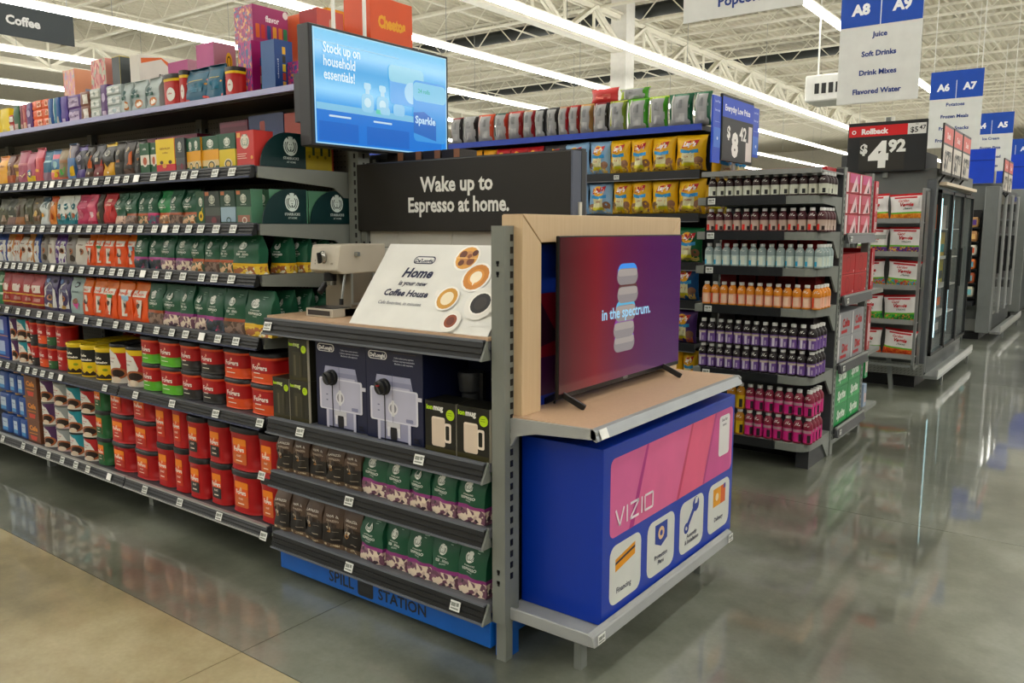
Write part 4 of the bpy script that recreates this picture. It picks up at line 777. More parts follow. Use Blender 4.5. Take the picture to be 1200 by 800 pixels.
for x0, x1, key, h, k_ in ROW5:
    if key in ('tgn', 'tbk', 'tor'):
        n += 1
        put('tbk' if key != 'tor' else 'trd', (x0+x1)/2, 2.325, Z5+.14, (x1-x0)*.96, .138, 'red tub behind the top front row, %s from left, fifth shelf down' % ORD[n-1], 0, 'tubs behind on the fifth shelf')
        put('tbk' if key != 'tor' else 'trd', (x0+x1)/2, 2.325, Z5, (x1-x0)*.96, .138, 'red tub behind the bottom front row, %s from left, fifth shelf down' % ORD[n-1], 0, 'tubs behind on the fifth shelf')
n = 0
for x0, x1, key, h, k_ in ROW6:
    if key in ('ftl', 'fbk', 'fwd', 'frd'):
        n += 1
        for l in range(k_): put(key, (x0+x1)/2, 2.15+(x1-x0)*1.5+.01, Z6+l*T[key]['wh'][1], (x1-x0)*.96, None, '%s%s in second row, %s from left, bottom shelf' % (LEV[k_][l], T[key]['desc'], ORD[n-1]), 0, 'tubs in the second row of the bottom shelf')
# cartons stacked over the top shelf
def carton(key, px, y, z, w, h, lab, rz=0, d=None): return put(key, px, y, z, w, h, lab, rz, 'snack cartons on top of the coffee shelving', d)
TZ = 2.12
def cart(key, xl, xr, y0, y1, z0, z1, lab): put(key, (xl+xr)/2, (y0+y1)/2, z0, y1-y0, z1-z0, lab, math.pi/2, 'snack cartons on top of the coffee shelving', xr-xl)
cart('cop', -5.57, -5.42, 2.6, 2.78, 2.121, 2.505, 'orange cream carton with magenta side at far left of the overstock')
cart('cpr', -5.21, -5.026, 2.6, 2.78, 2.121, 2.525, 'pink and red carton between the grey and the cream cartons')
cart('cdk', -4.95, -4.86, 2.6, 2.8, 2.121, 2.516, 'dark grey carton left of the white swoosh carton')
cart('cwh', -4.746, -4.643, 2.6, 2.83, 2.30, 2.5, 'white carton with orange swoosh lettered SIN')
cart('cmr', -4.746, -4.60, 2.62, 2.83, 2.121, 2.298, 'maroon carton hidden under the white swoosh carton')
cart('cpk', -4.43, -4.23, 2.65, 2.8, 2.121, 2.43, 'dull pink carton right of the white swoosh carton')
cart('cpk', -3.91, -3.756, 2.5, 2.63, 2.121, 2.435, 'pale pink carton with yellow smiley left of the magenta one')
cart('cmg', -3.475, -3.368, 2.445, 2.62, 2.121, 2.378, 'magenta carton with smiley badge and a column of snacks')
cart('cbl', -3.265, -3.165, 2.42, 2.52, 2.121, 2.354, 'blue carton with a column of snack pictures')
cart('cfl', -3.515, -3.372, 2.46, 2.665, 2.379, 2.548, 'magenta carton lettered flavor on top of the stack')
cart('cor2', -3.43, -3.32, 2.7, 2.84, 2.121, 2.543, 'orange carton with round badge right of the flavor carton')
cart('crd', -3.206, -3.078, 2.6, 2.76, 2.121, 2.515, 'salmon red carton just left of the hanging screen')
cart('cmg', -3.184, -3.07, 2.49, 2.59, 2.121, 2.26, 'small magenta carton at the right end of the overstock')
cart('cye', -3.46, -3.33, 2.88, 3.06, 2.121, 2.61, 'yellow carton peeping over the hanging screen')
cart('cch', -3.23, -3.04, 2.9, 3.195, 2.121, 2.634, 'orange carton lettered cheetos above the hanging screen')
# cartons in the shadow between first shelf and top shelf
for i, (k, x0, x1, h) in enumerate((('cmr', -4.62, -4.25, .225), ('cmr', -4.24, -3.86, .225), ('cmr', -3.66, -3.43, .26), ('cnb', -3.42, -3.16, .27), ('crs', -3.15, -2.96, .26))):
    put(k, (x0+x1)/2, 2.51, Z1, (x1-x0), h*1.0, ['left maroon carton', 'second maroon carton', 'right maroon carton', 'navy carton lettered clo', 'dull red carton'][i]+' at the back of the first coffee shelf', 0, 'cartons at the back of the first coffee shelf', .12)
# quarter-round green dividers at the open end, with pod boxes behind
def divider(x, y0, z, lab, w=.3, h=.16):
    b = MB(); pts = [(0, 0)]+[(w*.62*(1-math.cos(math.radians(a))), h*math.sin(math.radians(a))) for a in range(0, 91, 10)]+[(w, h), (w, 0)]
    pts = [(y0+p, z+q) for p, q in pts]
    b.prism(pts, 0, x, x+.004, M('0e3436', .4)); o = tag(link('shelf_divider', b.mesh('shelf_divider')), lab, 'divider')
    fm = planemap((x+.0045, y0+w*.66, z), (0, w*.3, 0), (0, 0, h), (1, 0, 0))
    link('emblem', prints([('s', 0, .62, .52, 'd0dcd8', '0e3436'), ('t', 'STARBUCKS', 0, .24, .07, 'c8d4d0', {'mw': 1.5}), ('t', 'AT HOME', 0, .14, .05, 'b0c0bc', {'mw': 1})], w*.6, h, fm, 'emblem', off=.0006), o)
divider(-2.938, 2.15, Z1, 'dark green quarter round divider on the first coffee shelf', .24, .15)
divider(-2.938, 2.15, Z2, 'front dark green quarter round divider on second coffee shelf', .235, .15)
divider(-2.938, 2.405, Z2, 'rear dark green quarter round divider on second coffee shelf', .235, .15)
for i in range(3): put('bye', -2.96, 2.42+.045*i, Z1, .055, .125, 'small yellow pod box beside the green divider, %s back' % ORD[i], math.pi/2, 'yellow pod boxes on the first shelf', .05)
for i in range(4): put('bgn', -3.0, 2.25+.105*i, Z2, .1, .145, 'mint sided pod box behind the green divider, %s back' % ORD[i], 0, 'mint sided pod boxes on the second shelf', .1)

# ---------------- espresso section ----------------
esp = thing('espresso_shelving', 'grey shelving section with coffee machines, boxed mugs and espresso bags', 'shelving')
XL2, XR2, YF2 = -2.85, -1.665, 2.09
WOODT = wood('b8977a', 'caac8e')
def eshelf(z, tg, top=None, end=True):
    s = link('shelf', MB().box(XL2, YF2+.004, z-.03, XR2, YB-.02, z-.001, M('64666c')).mesh('shelf'), esp)
    channel(XL2, XR2-.012, YF2, z, None, M('6b7079'), .06, s)
    b = MB(); b.prism([(YF2+.004, z+.004), (YF2-.034, z-.066), (YF2+.02, z-.066)], 0, XR2-.012, XR2-.004, GREY); link('end_cap', b.mesh('end_cap'), s)
    bracket(XL2, YF2, YB, z, s, BLACK); ptags(tg, YF2, z, s, .06); return s
EA = eshelf(1.13, TGA); link('wood_top', MB().box(XL2, YF2, 1.13, XR2, YB-.02, 1.142, WOODT).mesh('wood_top'), EA)
eshelf(.708, TGB); eshelf(.474, TGC); eb = eshelf(.2, TGD)
wp = thing('wall_panel_set', 'off white panels behind the espresso machine', 'panel')
for x0, x1 in ((-2.80, -2.62), (-2.617, -2.30), (-2.297, -1.98), (-1.977, -1.66)):
    for z0, z1 in ((1.142, 1.415), (1.418, 1.6)): link('panel', MB().box(x0, YB-.02, z0, x1, YB-.003, z1, M('c9c8c0', .5)).mesh('panel'), wp)
link('back_panel', MB().box(XL2, YB, .15, XR2, YB+.03, 1.8, DGREY).mesh('back_panel'), esp)
upright(-2.872+.01, YB-.015, 0, 1.95, esp, .05, .07, 'both'); upright(-2.815, YB-.02, 0, 1.49, esp, .03, .05, 'both')
sg = thing('header_sign', 'charcoal sign reading wake up to espresso at home', 'sign', (-2.25, 2.6, 1.49))
link('box', MB().box(-.59, 0, 0, .575, .1, .3, M('26231f', .55)).mesh('box', bevel=.003), sg)
link('end_plate', MB().box(.575, 0, 0, .583, .1, .3, M('5a6070', .5)).mesh('end_plate'), sg)
link('lettering', prints([('t', 'Wake up to', .01, .56, .2, 'e4e4e0', {'b': .03, 'sx': .93}), ('t', 'Espresso at home.', .02, .275, .2, 'e4e4e0', {'b': .03, 'sx': .86})], 1.165, .3, planemap((0, 0, 0), (.583, 0, 0), (0, 0, .3), (0, -1, 0)), 'lettering'), sg)

# machine
em_ = thing('espresso_machine', 'cream and steel espresso machine on the wooden shelf', 'coffee machine', (-2.615, 2.20, 1.142)); em_.scale = (.71, 1, 1)
EMM = M('b9b2a4', .35); ST2 = M('8f887e', .3, .8)
b = MB(); b.prism([(0, .19), (.015, .285), (.03, .295), (.27, .295), (.27, .178), (.03, .175)], 0, -.12, .12, EMM); link('body', b.mesh('body', bevel=.004), em_)
b = MB(); b.box(-.115, .035, 0, .115, .26, .035, EMM); b.box(-.115, -.03, 0, .115, .1, .035, EMM); link('drip_tray', b.mesh('drip_tray', bevel=.003), em_)
link('column', MB().box(-.113, .075, .03, .113, .262, .18, ST2).mesh('column', bevel=.004), em_)
link('side_frame', MB().bar((.115, .08, .05), (.115, .08, .175), .004, STEEL).bar((.115, .2, .05), (.115, .2, .175), .004, STEEL).bar((.115, .08, .05), (.115, .2, .05), .004, STEEL).mesh('side_frame'), em_)
link('tray_grate', MB().box(-.1, -.02, .0355, .1, .16, .038, M('2b2b2b', .4)).mesh('tray_grate'), em_)
link('tray_opening', MB().box(-.095, -.0315, .008, .095, -.03, .028, M('3a3434')).mesh('tray_opening'), em_)
fpm = lambda u, v, o: Vector((.105*u, .003+.0125*v-o, .2+.08*v))
link('front_plate', prints([('rr', -1, 0, 1, 1, 'd8d0bc', .12)], .21, .08, fpm, 'front_plate'), em_)
link('lettering', prints([('t', 'style', .66, .18, .1, '6c6658', {}), ('d', -.72, .2, .03, '555'*2), ('d', -.72, .35, .03, '555'*2)], .21, .08, fpm, 'lettering', off=.002), em_)
b = MB(); b.lathe([(.027, 0), (.027, .006), (.022, .012), (.022, .02), (.001, .02)], 24, M('a8a8a4', .2, .9), cap=False); k = link('dial', b.mesh('dial', True), em_, (-.0, .004, .243)); k.rotation_euler = (math.pi/2+.12, 0, 0)
kk = link('dial_grip', MB().box(-.006, -.022, .0, .006, .022, .03, BLACK).mesh('dial_grip', bevel=.002), em_, (0, .002, .243)); kk.rotation_euler = (math.pi/2+.12, 0, 0)
b = MB(); b.lathe([(.03, 0), (.03, .03), (.026, .035)], 20, BLACK, c=(0, .035)); o = link('brew_head', b.mesh('brew_head', True), em_, (0, 0, .145))
b = MB(); b.lathe([(.028, 0), (.028, .022)], 20, M('9a9a96', .2, .9)); link('portafilter', b.mesh('portafilter', True), em_, (0, .035, .128))
link('portafilter_handle', MB().bar((0, .01, .137), (.01, -.03, .10), .011, BLACK).mesh('portafilter_handle', bevel=.003), em_)
link('steam_wand', MB().bar((.09, .06, .18), (.1, .03, .06), .004, STEEL).bar((.1, .03, .075), (.101, .028, .05), .007, BLACK).mesh('steam_wand'), em_)
o = link('side_screw', MB().bar((.12, .1, .255), (.15, .1, .255), .009, STEEL).mesh('side_screw', bevel=.003), em_)
# slanted advert board
A0 = Vector((-2.356, 2.10, 1.143)); AX = Vector((.68, 0, 0)); AV = Vector((0, .23, .297)); AN = AX.cross(AV).normalized()
bd = thing('advert_board', 'slanted white advert board with coffee cups seen from above', 'sign', tuple(A0))
b = MB(); q = [Vector((0, 0, 0)), AX, AX+AV, AV]; bk_ = [p-AN*.006 for p in q]
b.face(q, M('dcdcd8', .35)); b.face(bk_[::-1], WHITE)
for i in range(4): b.face([q[i], bk_[i], bk_[(i+1) % 4], q[(i+1) % 4]], WHITE)
b.face([AX, AX+Vector((0, .23, 0)), AX+AV], WHITE); b.face([Vector((0, 0, 0)), AV, Vector((0, .23, 0))], WHITE)
link('board', b.mesh('board'), bd)
NV = '1a2148'
def cup(u, v, r, c1, c2, sau=0, han=0):
    L_ = []
    if sau: L_.append(('d', u, v, r*1.55, 'e2e0da'))
    if han: L_.append(('rr', u-r*1.4, v+.02, u-r*.7, v+.09, 'e2e0da', .02))
    return L_+[('d', u, v, r*1.1, 'eeece6'), ('d', u, v, r*.95, c1), ('d', u, v, r*.6, c2)]
pr = [('rr', -.49, .755, -.17, .85, NV, .05), ('rr', -.475, .768, -.185, .837, 'dcdcd8', .04), ('t', "De'Longhi", -.33, .775, .05, NV, {'b': .04, 'mw': .26}),
      ('t', 'Home', -.33, .59, .11, NV, {'sh': .22, 'b': .035}), ('t', 'is your new', -.33, .49, .055, NV, {'sh': .22, 'b': .02}), ('t', 'Coffee House', -.36, .36, .088, NV, {'sh': .22, 'b': .03, 'mw': .66}),
      ('t', 'Cafe favorites, in minutes.', -.38, .255, .045, '5a5e74', {'sh': .1, 'b': 0, 'mw': .66})]
pr += cup(.27, .84, .155, 'd8a04a', 'c08850')+[('d', .2, .88, .05, '6c3a20'), ('d', .34, .8, .05, '7c4424'), ('d', .22, .78, .04, '6c3a20'), ('d', .36, .9, .04, '5c2c18'), ('r', .12, .83, .42, .845, 'e8b870', 0), ('d', .3, .86, .03, '8a5028')]
pr += cup(.52, .62, .17, 'c8842c', 'd8963c')+[('d', .52, .62, .075, 'f0e4cc'), ('p', [(.47, .62), (.57, .62), (.52, .52)], 'f0e4cc')]
pr += cup(.27, .36, .14, 'c8963c', 'e8dcc0', 0, 1)
pr += cup(.74, .33, .13, '201c1c', '342c2a', 1, 1)
pr += cup(.46, .115, .085, '8c4420', '6c3018', 1)
pr += cup(.88, .93, .1, 'b87858', '4c4440')
link('print', prints(pr, .68, .376, planemap(AX/2, AX/2, AV, AN), 'print', off=.0008, step=.0002), bd)

# boxed machines and mugs
NB = M('1c2345', .42)
def machine_box(x0, x1, z, y, lab, knob_red, group):
    w = x1-x0; h = .368; d = .26; o = thing('coffee_machine_box', lab, 'box', ((x0+x1)/2, y, z), group)
    b = MB(); b.box(-w/2, 0, 0, w/2, d, h, NB); link('carton', b.mesh('carton', bevel=.002), o)
    SV = 'b9bad0'; SD = '9a9cb8'
    P_ = [('rr', -.9, .86, -.22, .945, 'e4e4e8', .1), ('rr', -.87, .868, -.25, .937, '1c2345', .09), ('t', "De'Longhi", -.56, .882, .037, 'e8e8ec', {'b': .05, 'mw': .55}),
          ('r', -.0, .94, .78, .943, '6c5a50'), ('t', 'Coffee maker pump espresso', .37, .885, .018, 'b8bccc', {'mw': .68}), ('t', 'Cafetera espresso automatica', .37, .855, .018, 'b8bccc', {'mw': .74}), ('t', 'Machine a cafe expresso', .37, .825, .018, 'b8bccc', {'mw': .8}),
          ('p', [(-.62, .5), (.62, .5), (.52, .68), (-.52, .68)], '8f92ae'), ('p', [(-.55, .62), (.55, .62), (.52, .68), (-.52, .68)], 'a4a6c0'), ('r', -.45, .545, .5, .57, SV),
          ('r', -.52, .02, .52, .22, SD), ('rr', -.74, .2, .74, .55, 'd4d5e2', .06), ('rr', -.68, .215, .68, .535, SV, .05), ('r', .72, .46, .86, .5, 'd0d0dc'),
          ('d', -.02, .345, .17, 'd8d8e0'), ('d', -.02, .345, .12, '8c8c98'), ('rr', -.06, .26, .02, .43, 'ececf0', .03), ('r', -.5, .36, -.44, .37, '54587c'), ('r', -.5, .3, -.44, .31, '54587c'), ('rr', .38, .225, .6, .262, '8a8cac', .03),
          ('r', -.5, 0, -.42, .2, 'c8c9da'), ('r', .44, 0, .52, .2, 'c8c9da'), ('rr', -.22, .12, .2, .2, 'c8c8d0', .03), ('rr', -.1, .02, .1, .15, '1c1c24', .03), ('rr', -.2, .05, -.12, .15, 'd8d8e0', .02), ('rr', .12, .05, .2, .15, 'd8d8e0', .02),
          ('r', .62, .03, .8, .05, '0e1228'), ('r', .62, .06, .76, .08, '0e1228'), ('r', -.02, .2, -.01, .7, '4a4e70')]
    def wd(q):
        q = list(q)
        if q[0] in ('r', 'rr') and q[4] < .75 : q[1] *= 1.14; q[3] *= 1.14
        if q[0] == 'p': q[1] = [(u_*1.14, v_) for u_, v_ in q[1]]
        if q[0] in ('r', 'rr') and q[4] > .8: q[2] -= .025; q[4] -= .025
        if q[0] == 't': q[3] -= .025
        return tuple(q)
    P_ = [wd(q) for q in P_]
    fm = planemap((0, 0, 0), (w/2, 0, 0), (0, 0, h), (0, -1, 0)); link('label', prints(P_, w, h, fm, 'label', off=.0006, step=.00015), o)
    if x1 > -2.2:
        fs = planemap((w/2, d/2, 0), (0, d/2, 0), (0, 0, h), (1, 0, 0))
        link('side_label', prints([('rr', -.3, .87, .3, .93, '4a5070', .08), ('rr', -.27, .877, .27, .923, '1c2345', .07), ('t', "De'Longhi", 0, .885, .03, '5a6080', {'mw': .45})], d, h, fs, 'side_label', off=.0006, step=.0002), o)
    # the round black tamper knob stuck to the box front
    b = MB(); b.lathe([(.042, 0), (.042, .012), (.036, .016), (.036, .03), (.03, .034), (.001, .034)], 28, BLACK, cap=False)
    k = link('security_knob', b.mesh('security_knob', True), o, (-.045*w/.29, -.001, h*.56)); k.rotation_euler = (math.pi/2, 0, 0); k.scale = (.75, .75, 1)
    b = MB(); b.box(-.005, -.03, .034, .005, .03, .04, DGREY); k2 = link('knob_ridge', b.mesh('knob_ridge'), k); k2.rotation_euler = (0, 0, .6)
    if knob_red: link('red_mark', MB().face([(-.006, .008, .0412), (.006, .008, .0412), (0, .02, .0412)], M('b01c24')) or None, k) if 0 else link('red_mark', MB().box(-.008, .008, .034, .008, .014, .0415, M('b01c24')).mesh('red_mark'), k)
    link('security_cable', MB().bar((-.045*w/.29, -.004, 0), (-.045*w/.29, -.004, h*.52), .0012, BLACK).mesh('security_cable'), o)
machine_box(-2.585, -2.29, .708, YF2+.03, 'left navy carton showing a silver espresso machine', False, 'navy machine cartons')
machine_box(-2.28, -1.985, .708, YF2+.02, 'right navy carton showing a silver espresso machine', True, 'navy machine cartons')
o = thing('coffee_machine_box', 'dark navy carton in shadow behind the boxed mugs', 'box', (-1.83, 2.36, .708), 'navy machine cartons')
link('carton', MB().box(-.15, 0, 0, .15, .25, .385, NB).mesh('carton', bevel=.002), o)
for i, x in enumerate((-1.9, -1.74)):
    o = thing('drip_coffee_head', ['left', 'right'][i]+' black plastic filter holder standing in shadow behind the boxed mugs', 'coffee part', (x, 2.28, .708))
    b = MB(); b.lathe([(.035, 0), (.035, .19), (.045, .2), (.05, .26), (.045, .27), (.001, .27)], 20, M('3a3c3e', .3), cap=False); link('cup', b.mesh('cup', True), o)
    link('handle', MB().bar((.055, 0, .15), (.055, 0, .27), .008, BLACK).bar((.04, 0, .26), (.055, 0, .26), .006, BLACK).mesh('handle'), o)
def mug_box(x, y, z, w, h, lab, cl='d8c8b8', dark='17170f', art=1, group='boxed mugs'):
    o = thing('mug_box', lab, 'box', (x, y, z), group); d = .11
    b = MB(); b.box(-w/2, 0, 0, w/2, d, h, M(dark)); b.face([(w/2+.0006, .0, 0), (w/2+.0006, .012, 0), (w/2+.0006, .012, h), (w/2+.0006, 0, h)], M('cfc8b8')) ; link('carton', b.mesh('carton'), o)
    P_ = [('r', -1, .0, 1, .1, '3c3816'), ('t', 'ion', -.7, .83, .1, 'b4dc1c', {'b': .05, 'mw': .42}), ('t', 'mug', -.12, .83, .1, 'e4e4e0' if art else 'c8d890', {'b': .05, 'mw': .66}), ('d', .66, .77, .27, 'b4d414'), ('r', .48, .8, .76, .81, '5c7808'), ('r', .48, .76, .76, .77, '5c7808')]
    if art: P_ += [('rr', -.55, .12, .32, .7, cl, .12), ('d', -.11, .68, .42, 'e8dccc', .02), ('rr', .3, .22, .72, .6, 'e4d8cc', .1), ('rr', .36, .27, .6, .55, dark, .07)]
    else: P_ += [('rr', -.55, .08, .45, .7, '3a3828', .15), ('r', -.4, .12, -.2, .62, '5c5844'), ('r', .2, .12, .3, .62, '4c4834')]
    link('label', prints(P_, w, h, planemap((0, 0, 0), (w/2, 0, 0), (0, 0, h), (0, -1, 0)), 'label', off=.0006, step=.00015), o)
    for v_ in (0,): pass
mug_box(-1.895, YF2+.012, .708, .145, .185, 'left boxed cream mug in front of the navy cartons')
mug_box(-1.745, YF2+.012, .708, .145, .185, 'right boxed cream mug beside the grey upright')
mug_box(-2.793, YF2+.012, .708, .108, .172, 'lower left dark boxed mug with lime badge', art=0, dark='2c2b20'); mug_box(-2.675, YF2+.012, .708, .118, .172, 'lower right dark boxed mug with lime badge', art=0, dark='2c2b20')
mug_box(-2.675, YF2+.012, .881, .118, .172, 'dark boxed mug with lime badge stacked on top', art=0, dark='2c2b20')
fill(ROWC, YF2+.01, .474, .178, 'on upper espresso shelf', 'espresso bags on the upper shelf')
fill(ROWD, YF2+.01, .2, .195, 'on lower espresso shelf', 'espresso bags on the lower shelf')
nb = 0
for z_, w_, rr_ in ((.474, 'upper', ROWC), (.2, 'lower', ROWD)):
    for i, it in enumerate(rr_):
        put(it[2], (it[0]+it[1])/2, YF2+.14, z_, None, .178, '%s behind the front row, %s from left, %s espresso shelf' % (T[it[2]]['desc'].replace(' with purple band', ''), ORD[i], w_), 0, 'espresso bags in second row, %s shelf' % w_)
# spill station
sp = thing('spill_station', 'bright blue drawer lettered spill station under the espresso shelves', 'drawer', (-2.255, 2.1, 0))
BLU = M('0a62b8', .45)
link('drawer', MB().box(-.585, 0, .035, .585, .5, .14, BLU).mesh('drawer', bevel=.003), sp)
link('side_bracket', MB().box(.586, .03, .0, .635, .1, .14, BLU).mesh('side_bracket'), sp)
link('handle_recess', prints([('rr', -.159, .12, -.007, .92, '0b0c0e', .02), ('rr', -.135, .3, -.03, .55, '1c1e22', .01)], 1.17, .105, planemap((0, 0, .035), (.585, 0, 0), (0, 0, .105), (0, -1, 0)), 'handle_recess', off=.0008), sp)
link('lettering', prints([('t', 'SPILL', -.325, .25, .55, '10151c', {'b': .02, 'mw': .255}), ('t', 'STATION', .26, .25, .55, '10151c', {'b': .02, 'mw': .435})], 1.17, .105, planemap((0, 0, .035), (.585, 0, 0), (0, 0, .105), (0, -1, 0)), 'lettering', off=.0008), sp)

# ---------------- television end unit ----------------
en = thing('display_endcap', 'grey end unit carrying the television and blue box', 'display stand')
b = MB(); b.box(-1.66, 2.1, 0.14, -1.605, 2.18, 1.51, GREY)
z = .3
while z < 1.5: b.box(-1.605, 2.13, z, -1.6035, 2.145, z+.022, BLACK); z += .04
for z in (1.39, 1.355, .33, .29): b.box(-1.637, 2.0985, z-.012, -1.629, 2.1, z+.006, BLACK); b.box(-1.639, 2.0985, z-.004, -1.627, 2.1, z+.006, BLACK)
link('upright', b.mesh('upright'), en)
link('upright', MB().box(-1.66, 3.3, 0.0, -1.605, 3.36, 1.38, GREY).mesh('upright'), en)
link('foot', MB().box(-1.65, 2.11, 0, -1.61, 2.15, .14, GREY).mesh('foot'), en)
link('backing', MB().box(-1.66, 2.2, .15, -1.645, 3.3, 1.46, M('2b2d33')).mesh('backing'), en)
LTG = M('a0a3a3', .4)
b = MB(); b.box(-1.64, 2.14, .152, -1.30, 3.3, .178, LTG); b.box(-1.64, 2.13, .152, -1.29, 2.142, .196, LTG); b.prism([(-1.295, .198), (-1.272, .19), (-1.262, .155), (-1.295, .152)], 1, 2.13, 3.3, LTG); link('base_deck', b.mesh('base_deck', bevel=.003), en)
b = MB(); b.prism([(-1.65, .868), (-1.28, .878), (-1.268, .87), (-1.272, .845), (-1.5, .83), (-1.58, .81), (-1.6, .775), (-1.65, .765)], 1, 2.13, 2.142, LTG); link('bracket', b.mesh('bracket'), en)
b = MB(); b.prism([(-1.65, .868), (-1.28, .878), (-1.268, .87), (-1.272, .845), (-1.5, .83), (-1.58, .81), (-1.6, .775), (-1.65, .765)], 1, 3.32, 3.332, LTG); link('bracket', b.mesh('bracket'), en)
ws = link('wood_shelf', MB().box(-1.65, 2.142, .852, -1.29, 3.32, .876, WOODT).mesh('wood_shelf'), en)
b = MB(); b.prism([(-1.29, .878), (-1.277, .874), (-1.262, .842), (-1.27, .838), (-1.29, .85)], 1, 2.13, 3.332, M('a2a6aa', .35, .3)); link('metal_edge', b.mesh('metal_edge'), en)
o = link('shelf_tag', TM[1], en, (-1.2655, 2.17, .86)); o.rotation_euler = (-.4, 0, math.pi/2); 
o = link('shelf_tag', TM[0], en, (-1.262, 2.17, .175)); o.rotation_euler = (0, 0, math.pi/2)
o = link('shelf_tag', TM[0], en, (-1.262, 3.26, .175)); o.rotation_euler = (0, 0, math.pi/2)
for y in (2.24, 3.22): link('leg', MB().box(-1.40, y-.02, 0, -1.37, y+.02, .152, GREY).mesh('leg', bevel=.002), en)
# wooden frame
WF = wood('c2a580', 'd2b997'); fr = thing('wooden_frame', 'pale wooden frame around the television', 'frame', (-1.6, 2.15, .876))
b = MB(); b.prism([(0, 0), (.11, 0), (.11, .575), (0, .67)], 0, -.055, .03, WF); link('side_board', b.mesh('side_board', bevel=.002), fr)
b = MB(); b.prism([(1.18, 0), (1.07, 0), (1.07, .575), (1.18, .67)], 0, -.055, .03, WF); link('side_board', b.mesh('side_board', bevel=.002), fr)
b = MB(); b.prism([(.003, .672), (1.177, .672), (1.07, .578), (.11, .578)], 0, -.055, .03, WF); link('top_board', b.mesh('top_board', bevel=.002), fr)
bp = thing('graphic_backdrop', 'blue and red graphic panel behind the television', 'panel', (-1.63, 2.26, .876))
link('panel', MB().box(0, 0, 0, .006, .96, .57, M('0d3aa0')).mesh('panel'), bp)
link('print', prints([('p', [(-1, .2), (-.4, .2), (-.4, .7), (-1, .7)], '8c1030'), ('p', [(-1, .35), (-.6, .4), (-.9, .7), (-1, .72)], '3c1230'), ('p', [(-1, .05), (-.2, .05), (-.2, .3), (-1, .3)], '4a1850'), ('r', -1, 0, 1, .06, '1c3cb0')], .96, .57, planemap((.006, .48, 0), (0, .48, 0), (0, 0, .57), (1, 0, 0)), 'print'), bp)
# television
tv = thing('television', 'flat television showing stacked doughnuts on a red to purple screen', 'television', (-1.53, 2.783, .876))
b = MB(); b.box(-.014, -.478, .034, 0, .478, .6, M('141416', .35)); b.box(-.06, -.4, .08, -.012, .4, .45, M('141416', .45)); link('casing', b.mesh('casing', bevel=.003), tv)
SCR = EMRAMP(1, [(0, '501018'), (.25, '9a0a26'), (.45, '780c4c'), (.7, '640a62'), (1, '560a66')], .55, -.46, .46, 'television_picture')
link('screen', MB().box(0, -.472, .052, .0012, .472, .595, SCR).mesh('screen'), tv)
DN = [('em:b8a48e', 0)]
P_ = []
for i, v in enumerate((.26, .36, .48, .61, .74)):
    dx = (-.03, -.04, -.02, .01, 0)[i]
    P_ += [('rr', -.17+dx, v-.06, .16+dx, v+.07, ['em:7a4cc0', 'em:8c3c98', 'em:58b0d8', 'em:5a3030', 'em:3c90e8'][i], .1), ('rr', -.18+dx, v-.08, .17+dx, v+.035, 'em:8c8484', .1), ('rr', -.17+dx, v-.02, .16+dx, v+.03, 'em:a49a94', .05)]
P_ += [('t', 'in the spectrum.', .0, .43, .075, 'em:9cd0ee', {'mw': 1.0, 'b': .02})]
link('picture', prints(P_, .93, .54, planemap((.0014, 0, .055), (0, .465, 0), (0, 0, .54), (1, 0, 0)), 'picture', off=.0004, step=.00015), tv)
link('lettering', prints([('t', 'VIZIO', 0, 0, 1, 'b0b0b0', {})], .05, .01, planemap((.0005, 0, .042), (0, .025, 0), (0, 0, .01), (1, 0, 0)), 'lettering', off=.0004), tv)
for s in (-1, 1):
    b = MB(); y = -.44 if s < 0 else .33
    for xx in (.075, -.1): b.bar((-.01, y, .05), (xx, y+.02, .006), .006, M('1c1e20', .3), r2=.011)
    link('leg', b.mesh('leg', bevel=.002), tv)
b = MB()
for i in range(4): b.bar((-.03-.01*i, -.4+.01*i, .2), (-.06-.012*i, -.41+.02*i, .004), .003, BLACK)
link('cable', b.mesh('cable'), tv)
# blue box
bb = thing('blue_display_box', 'large blue display box with pink poster and four white cards', 'display box', (-1.30, 2.23, .18))
VB = M('043cae', .38, var=.03); H = .608
link('carton', MB().box(-.33, 0, 0, 0, 1.12, H, VB).mesh('carton', bevel=.002), bb)
def yz(y, z): return ((y-2.23)/1.12*2-1, (z-.166)/H)
PK = [yz(2.275, .70), yz(3.30, .72), yz(3.30, .475), yz(2.275, .455)]
u0, u1, v0, v1 = -.915, .965, .47, .925
pnk = [('rr', u0, v0, u1, v1, 'da6fa3', .05)]
pnk += [('p', [(-.45, v1), (.22, v1), (0, v0+.0), (-.66, v0)], 'e0709f'), ('p', [(.24, v1), (.62, v1), (.42, v0), (0, v0)], 'e4688c'), ('p', [(.64, v1), (.93, v1), (.93, v0), (.44, v0)], 'd05a98'),
        ('p', [(-.46, v1), (-.43, v1), (-.62, v0), (-.68, v0)], 'b83c8c'), ('p', [(.21, v1), (.24, v1), (.03, v0), (-.01, v0)], 'cc4870'), ('p', [(.62, v1), (.65, v1), (.45, v0), (.42, v0)], 'bc4488'),
        ('rr', .70, .60, .90, .885, 'e4e2e2', .03), ('t', 'Scan for', .8, .845, .02, '303050', {'mw': .13}), ('t', 'more', .8, .81, .02, '303050', {'mw': .1}),
        ('l', [(-.85, .625), (-.8, .525), (-.75, .625)], .016, 'f0e4ec'), ('l', [(-.71, .625), (-.71, .525)], .016, 'f0e4ec'), ('l', [(-.67, .62), (-.56, .62), (-.67, .53), (-.56, .53)], .016, 'f0e4ec'), ('l', [(-.52, .625), (-.52, .525)], .016, 'f0e4ec'), ('l', [(-.48, .62), (-.37, .62), (-.37, .53), (-.48, .53), (-.48, .62)], .016, 'f0e4ec')]
